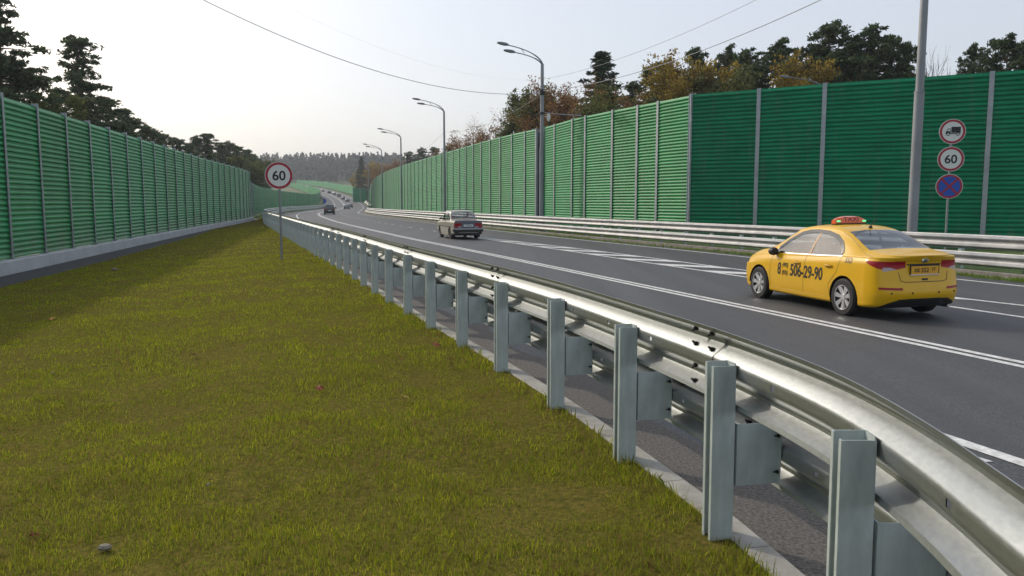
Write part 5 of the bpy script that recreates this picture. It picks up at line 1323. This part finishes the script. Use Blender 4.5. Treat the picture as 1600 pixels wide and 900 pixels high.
# far wood: nobody could count it
def forest():
    rs = np.random.default_rng(55); Vs = []; Fs = []; b = 0; n = 2300
    xs_ = rs.uniform(-560, 120, n); ys_ = 800+rs.random(n)**1.3*190
    C = []; Rd = []; cnt = []
    for x, y in zip(xs_, ys_):
        z = float(terrain(np.array(x), np.array(y))); H = rs.uniform(13, 20); w = rs.uniform(2.2, 3.6); con = rs.random() < .35
        for k in range(7):
            t = (k+.5)/7; ww = w*(1.05-t) if con else w*math.sin(min(3.0, (t*.8+.22)*math.pi))**.5
            C.append((x+rs.normal()*.4, y+rs.normal()*.4, z+H*(.18+.82*t))); Rd.append((ww, ww, H*.09))
    V, F = cards(np.array(C), np.array(Rd), 15, 1.7, 1.3, rs=rs)
    o = mk('wood', V, F, M['leaf_far']); tag(o, 'distant hazy mixed wood on the ridge beyond the bend', 'wood', kind='stuff')
    mb = MB()
    V = []; F = []
    for x, y in zip(xs_[:700], ys_[:700]):
        z = float(terrain(np.array(x), np.array(y))); b = len(V); r = .22
        V += [(x-r, y, z), (x+r, y, z), (x+r*.6, y, z+13), (x-r*.6, y, z+13), (x, y-r, z), (x, y+r, z), (x, y+r*.6, z+13), (x, y-r*.6, z+13)]; F += [(b, b+1, b+2, b+3), (b+4, b+5, b+6, b+7)]
    o = mk('tree_trunks', V, F, M['bark'], o)
    o.name = 'trunk'; o['kind'] = 'stuff'
forest()

# ------------------------------------------------------------------ grass blades
def vnoise(x, y, s, seed):
    r_ = np.random.default_rng(900+seed).random((256, 256)); u = x/s; v = y/s; i = np.floor(u).astype(int); j = np.floor(v).astype(int); fu = u-i; fv = v-j
    fu = fu*fu*(3-2*fu); fv = fv*fv*(3-2*fv); g = lambda a_, b_: r_[a_ % 256, b_ % 256]
    return (g(i, j)*(1-fu)+g(i+1, j)*fu)*(1-fv)+(g(i, j+1)*(1-fu)+g(i+1, j+1)*fu)*fv
def blades(name, regions, mat_, zf, label, seed=3):
    rs = np.random.default_rng(seed); Vs = []; 
    for (y0, y1, dens, h, w, xl, xr) in regions:
        ym = (y0+y1)/2; area = (y1-y0)*float(xr(ym)-xl(ym)); n = int(area*dens); y = rs.uniform(y0, y1, n); x = xl(y)+(xr(y)-xl(y))*rs.random(n)
        # clumpy: keep probability by a cheap sum of sines
        c = vnoise(x, y, .9, 1)*.35+vnoise(x, y, .33, 2)*.35+vnoise(x, y, .12, 3)*.30; c = np.clip((c-.5)*2.6+.5, 0, 1); keep = rs.random(n) < np.clip(.38+c*1.5, 0, 1); x, y, c = x[keep], y[keep], c[keep]; n = len(x)
        z = zf(x, y)-.004; hh = .84*h*(.4+.75*rs.random(n)**1.5)*(.55+.75*c); an = rs.random(n)*6.28; lean = rs.random(n)*.75*hh; la = rs.random(n)*6.28
        ww = w*(.7+.6*rs.random(n)); B = np.stack([x, y, z], -1); s_ = np.stack([np.cos(an)*ww/2, np.sin(an)*ww/2, 0*an], -1)
        mid = B+np.stack([np.cos(la)*lean*.3, np.sin(la)*lean*.3, hh*.55], -1); tip = B+np.stack([np.cos(la)*lean, np.sin(la)*lean, hh], -1)
        Vs.append(np.stack([B-s_, B+s_, mid+s_*.7, tip, mid-s_*.7], 1).reshape(-1, 3))
    V = np.concatenate(Vs); n = len(V)//5; b = np.arange(n)*5
    me = bpy.data.meshes.new(name); me.vertices.add(len(V)); me.vertices.foreach_set('co', V.astype(np.float32).ravel())
    li = (b[:, None]+np.arange(5)[None]).astype(np.int32); me.loops.add(n*5); me.loops.foreach_set('vertex_index', li.ravel()); me.polygons.add(n); me.polygons.foreach_set('loop_start', (np.arange(n)*5).astype(np.int32)); me.update(calc_edges=True)
    me.materials.append(mat_); o = link(name, me); tag(o, label, 'grass', kind='stuff'); print(name, n); return o
def grass_mat(name, cg, cy, cb):
    m = bpy.data.materials.new(name); m.use_nodes = True; nt = m.node_tree; b = nt.nodes['Principled BSDF']; out = nt.nodes['Material Output']
    tc = nt.nodes.new('ShaderNodeTexCoord'); n1 = nt.nodes.new('ShaderNodeTexNoise'); n1.inputs['Scale'].default_value = 2.6; n1.inputs['Detail'].default_value = 8; n1.inputs['Roughness'].default_value = .65; nt.links.new(tc.outputs['Object'], n1.inputs['Vector'])
    g = nt.nodes.new('ShaderNodeNewGeometry'); ad = nt.nodes.new('ShaderNodeMath'); ad.operation = 'MULTIPLY_ADD'; ad.inputs[1].default_value = .45; nt.links.new(g.outputs['Random Per Island'], ad.inputs[0]); 
    sb = nt.nodes.new('ShaderNodeMath'); sb.operation = 'SUBTRACT'; sb.inputs[1].default_value = .22; nt.links.new(n1.outputs[0], sb.inputs[0]); nt.links.new(sb.outputs[0], ad.inputs[2])
    rp = nt.nodes.new('ShaderNodeValToRGB'); e = rp.color_ramp.elements; e[0].position = .28; e[0].color = (*cb, 1); e[1].position = .72; e[1].color = (*cy, 1); k = e.new(.50); k.color = (*cg, 1); k = e.new(.38); k.color = (*[ (a_+b_)/2 for a_, b_ in zip(cg, cb)], 1)
    nt.links.new(ad.outputs[0], rp.inputs[0]); nt.links.new(rp.outputs[0], b.inputs['Base Color']); b.inputs['Roughness'].default_value = .7; b.inputs['Specular IOR Level'].default_value = .10
    t = nt.nodes.new('ShaderNodeBsdfTranslucent'); nt.links.new(rp.outputs[0], t.inputs[0]); mx = nt.nodes.new('ShaderNodeMixShader'); mx.inputs[0].default_value = .5
    nt.links.new(b.outputs[0], mx.inputs[1]); nt.links.new(t.outputs[0], mx.inputs[2]); nt.links.new(mx.outputs[0], out.inputs[0]); return m
M['grass'] = grass_mat('grass_blades', (.19, .275, .018), (.42, .42, .032), (.28, .19, .07))
vis_l = lambda y: np.maximum(-.66*y-.6, wl(y)+.5+path_w(y)); kx = lambda y: rl(y)-.03
REG = [(1.6, 3.2, 7500, .058, .0034, vis_l, kx), (3.2, 5.5, 5600, .056, .0040, vis_l, kx), (5.5, 9, 2900, .055, .0056, vis_l, kx), (9, 15, 1250, .054, .0085, vis_l, kx), (15, 28, 400, .058, .017, vis_l, kx), (28, 60, 110, .055, .034, vis_l, kx)]
blades('grass', REG, M['grass'], lambda x, y: lawn_z(x, y), 'short yellow green grass covering the lawn left of the near guardrail')
# longer tufts at the kerb and post feet
edgeR_ = lambda y: rl(y)-.02; edgeL_ = lambda y: rl(y)-.30
blades('grass_tufts', [(1.6, 6, 900, .12, .005, edgeL_, edgeR_), (6, 14, 500, .12, .009, edgeL_, edgeR_), (14, 40, 120, .12, .02, edgeL_, edgeR_)], M['grass'], lambda x, y: lawn_z(x, y), 'longer grass growing round the feet of the near guardrail posts', 9)
M['grass2'] = grass_mat('verge_blades', (.12, .25, .02), (.20, .30, .03), (.13, .14, .03))
vz = lambda x, y: np.full_like(x, -.10)
blades('verge_grass', [(18, 34, 260, .10, .025, lambda y: off(y, KR(y)+.2)[0]+.3, lambda y: np.minimum(wr_any(y), 17+0*y)), (34, 60, 160, .10, .035, lambda y: off(y, KR(y)+.2)[0]+.3, lambda y: wr_any(y)+.1)], M['grass2'], vz, 'green verge grass under the far guardrail', 11)

# fallen leaves and stones
def leaf(label, x, y, c, s=.05, nm='fallen_leaf'):
    V = []; n = 10
    for k in range(n):
        a_ = 2*math.pi*k/n; r_ = s*(1.0 if k % 2 == 0 else .55); V.append((math.cos(a_)*r_, math.sin(a_)*r_*.9, .012*math.sin(a_*3+k)))
    V = [(0, 0, .006)]+V; F = [(0, 1+k, 1+(k+1) % n) for k in range(n)]; V2 = V+[(a_, b_, c_-.0015) for a_, b_, c_ in V]; F2 = F+[tuple(i+n+1 for i in reversed(f)) for f in F]
    o = mk(nm, V2, F2, c); o.location = (x, y, float(lawn_z(np.array(x), np.array(y)))+.055); o.rotation_euler = (random.uniform(-.5, .5), random.uniform(-.4, .4), random.uniform(0, 6)); tag(o, label, 'leaf', 'fallen leaves on the lawn')
LR = mat('red_leaf', (.22, .05, .015), .7); LY = mat('yellow_leaf', (.45, .33, .05), .7); LO = mat('orange_leaf', (.42, .16, .02), .7)
leaf('red brown fallen leaf on the grass in the centre of the lawn', -1.88, 7.68, LR, .06); leaf('small red leaf farther back on the lawn, left of the centre one', -3.94, 9.77, LR, .06)
leaf('red leaf lying near the foot of a guardrail post', -.95, 9.9, LR, .075); leaf('orange leaf far left on the lawn towards the footpath', -7.67, 13.2, LO, .085)
leaf('dark red leaf low in the left corner of the lawn', -2.72, 4.38, LR, .032); leaf('yellow leaf on the grass right of the centre red one', -.98, 7.16, LY, .05)
for i, (x, y, s, lb) in enumerate([(-2.26, 4.26, .035, 'pale stone in the grass low on the left'), (-2.0, 5.1, .014, 'tiny white pebble above the pale stone'), (-12.06, 24.2, .09, 'white scrap on the grass near the footpath'), (-5.2, 8.9, .02, 'white pebble on the left of the lawn')]):
    mb = MB(); mb.lathe([(0, s*.8), (s*.7, s*.65), (s, s*.2), (s*.8, -s*.3), (0, -s*.4)], 7); o = mb.build('pebble', mat('pebble', (.20, .18, .14), .9, var=.2, scale=30)); o.location = (x, y, float(lawn_z(np.array(x), np.array(y)))+.02+s*.3); o.scale = (1.2, .8, .8); tag(o, lb, 'stone', 'stones on the lawn')

# ------------------------------------------------------------------ haze
HAZE = .00026
mh = bpy.data.materials.new('haze'); mh.use_nodes = True; nt = mh.node_tree; nt.nodes.clear()
o_ = nt.nodes.new('ShaderNodeOutputMaterial'); pv = nt.nodes.new('ShaderNodeVolumePrincipled'); pv.inputs['Color'].default_value = (.86, .91, 1, 1); pv.inputs['Density'].default_value = HAZE; pv.inputs['Anisotropy'].default_value = .3
nt.links.new(pv.outputs[0], o_.inputs['Volume'])
if HAZE > 0:
    mb = MB(); mb.box(-1800, 1800, -420, 1900, -3.5, 85); hz = mb.build('haze', mh); tag(hz, kind='stuff', label='pale haze over the whole road and wood', cat='haze')
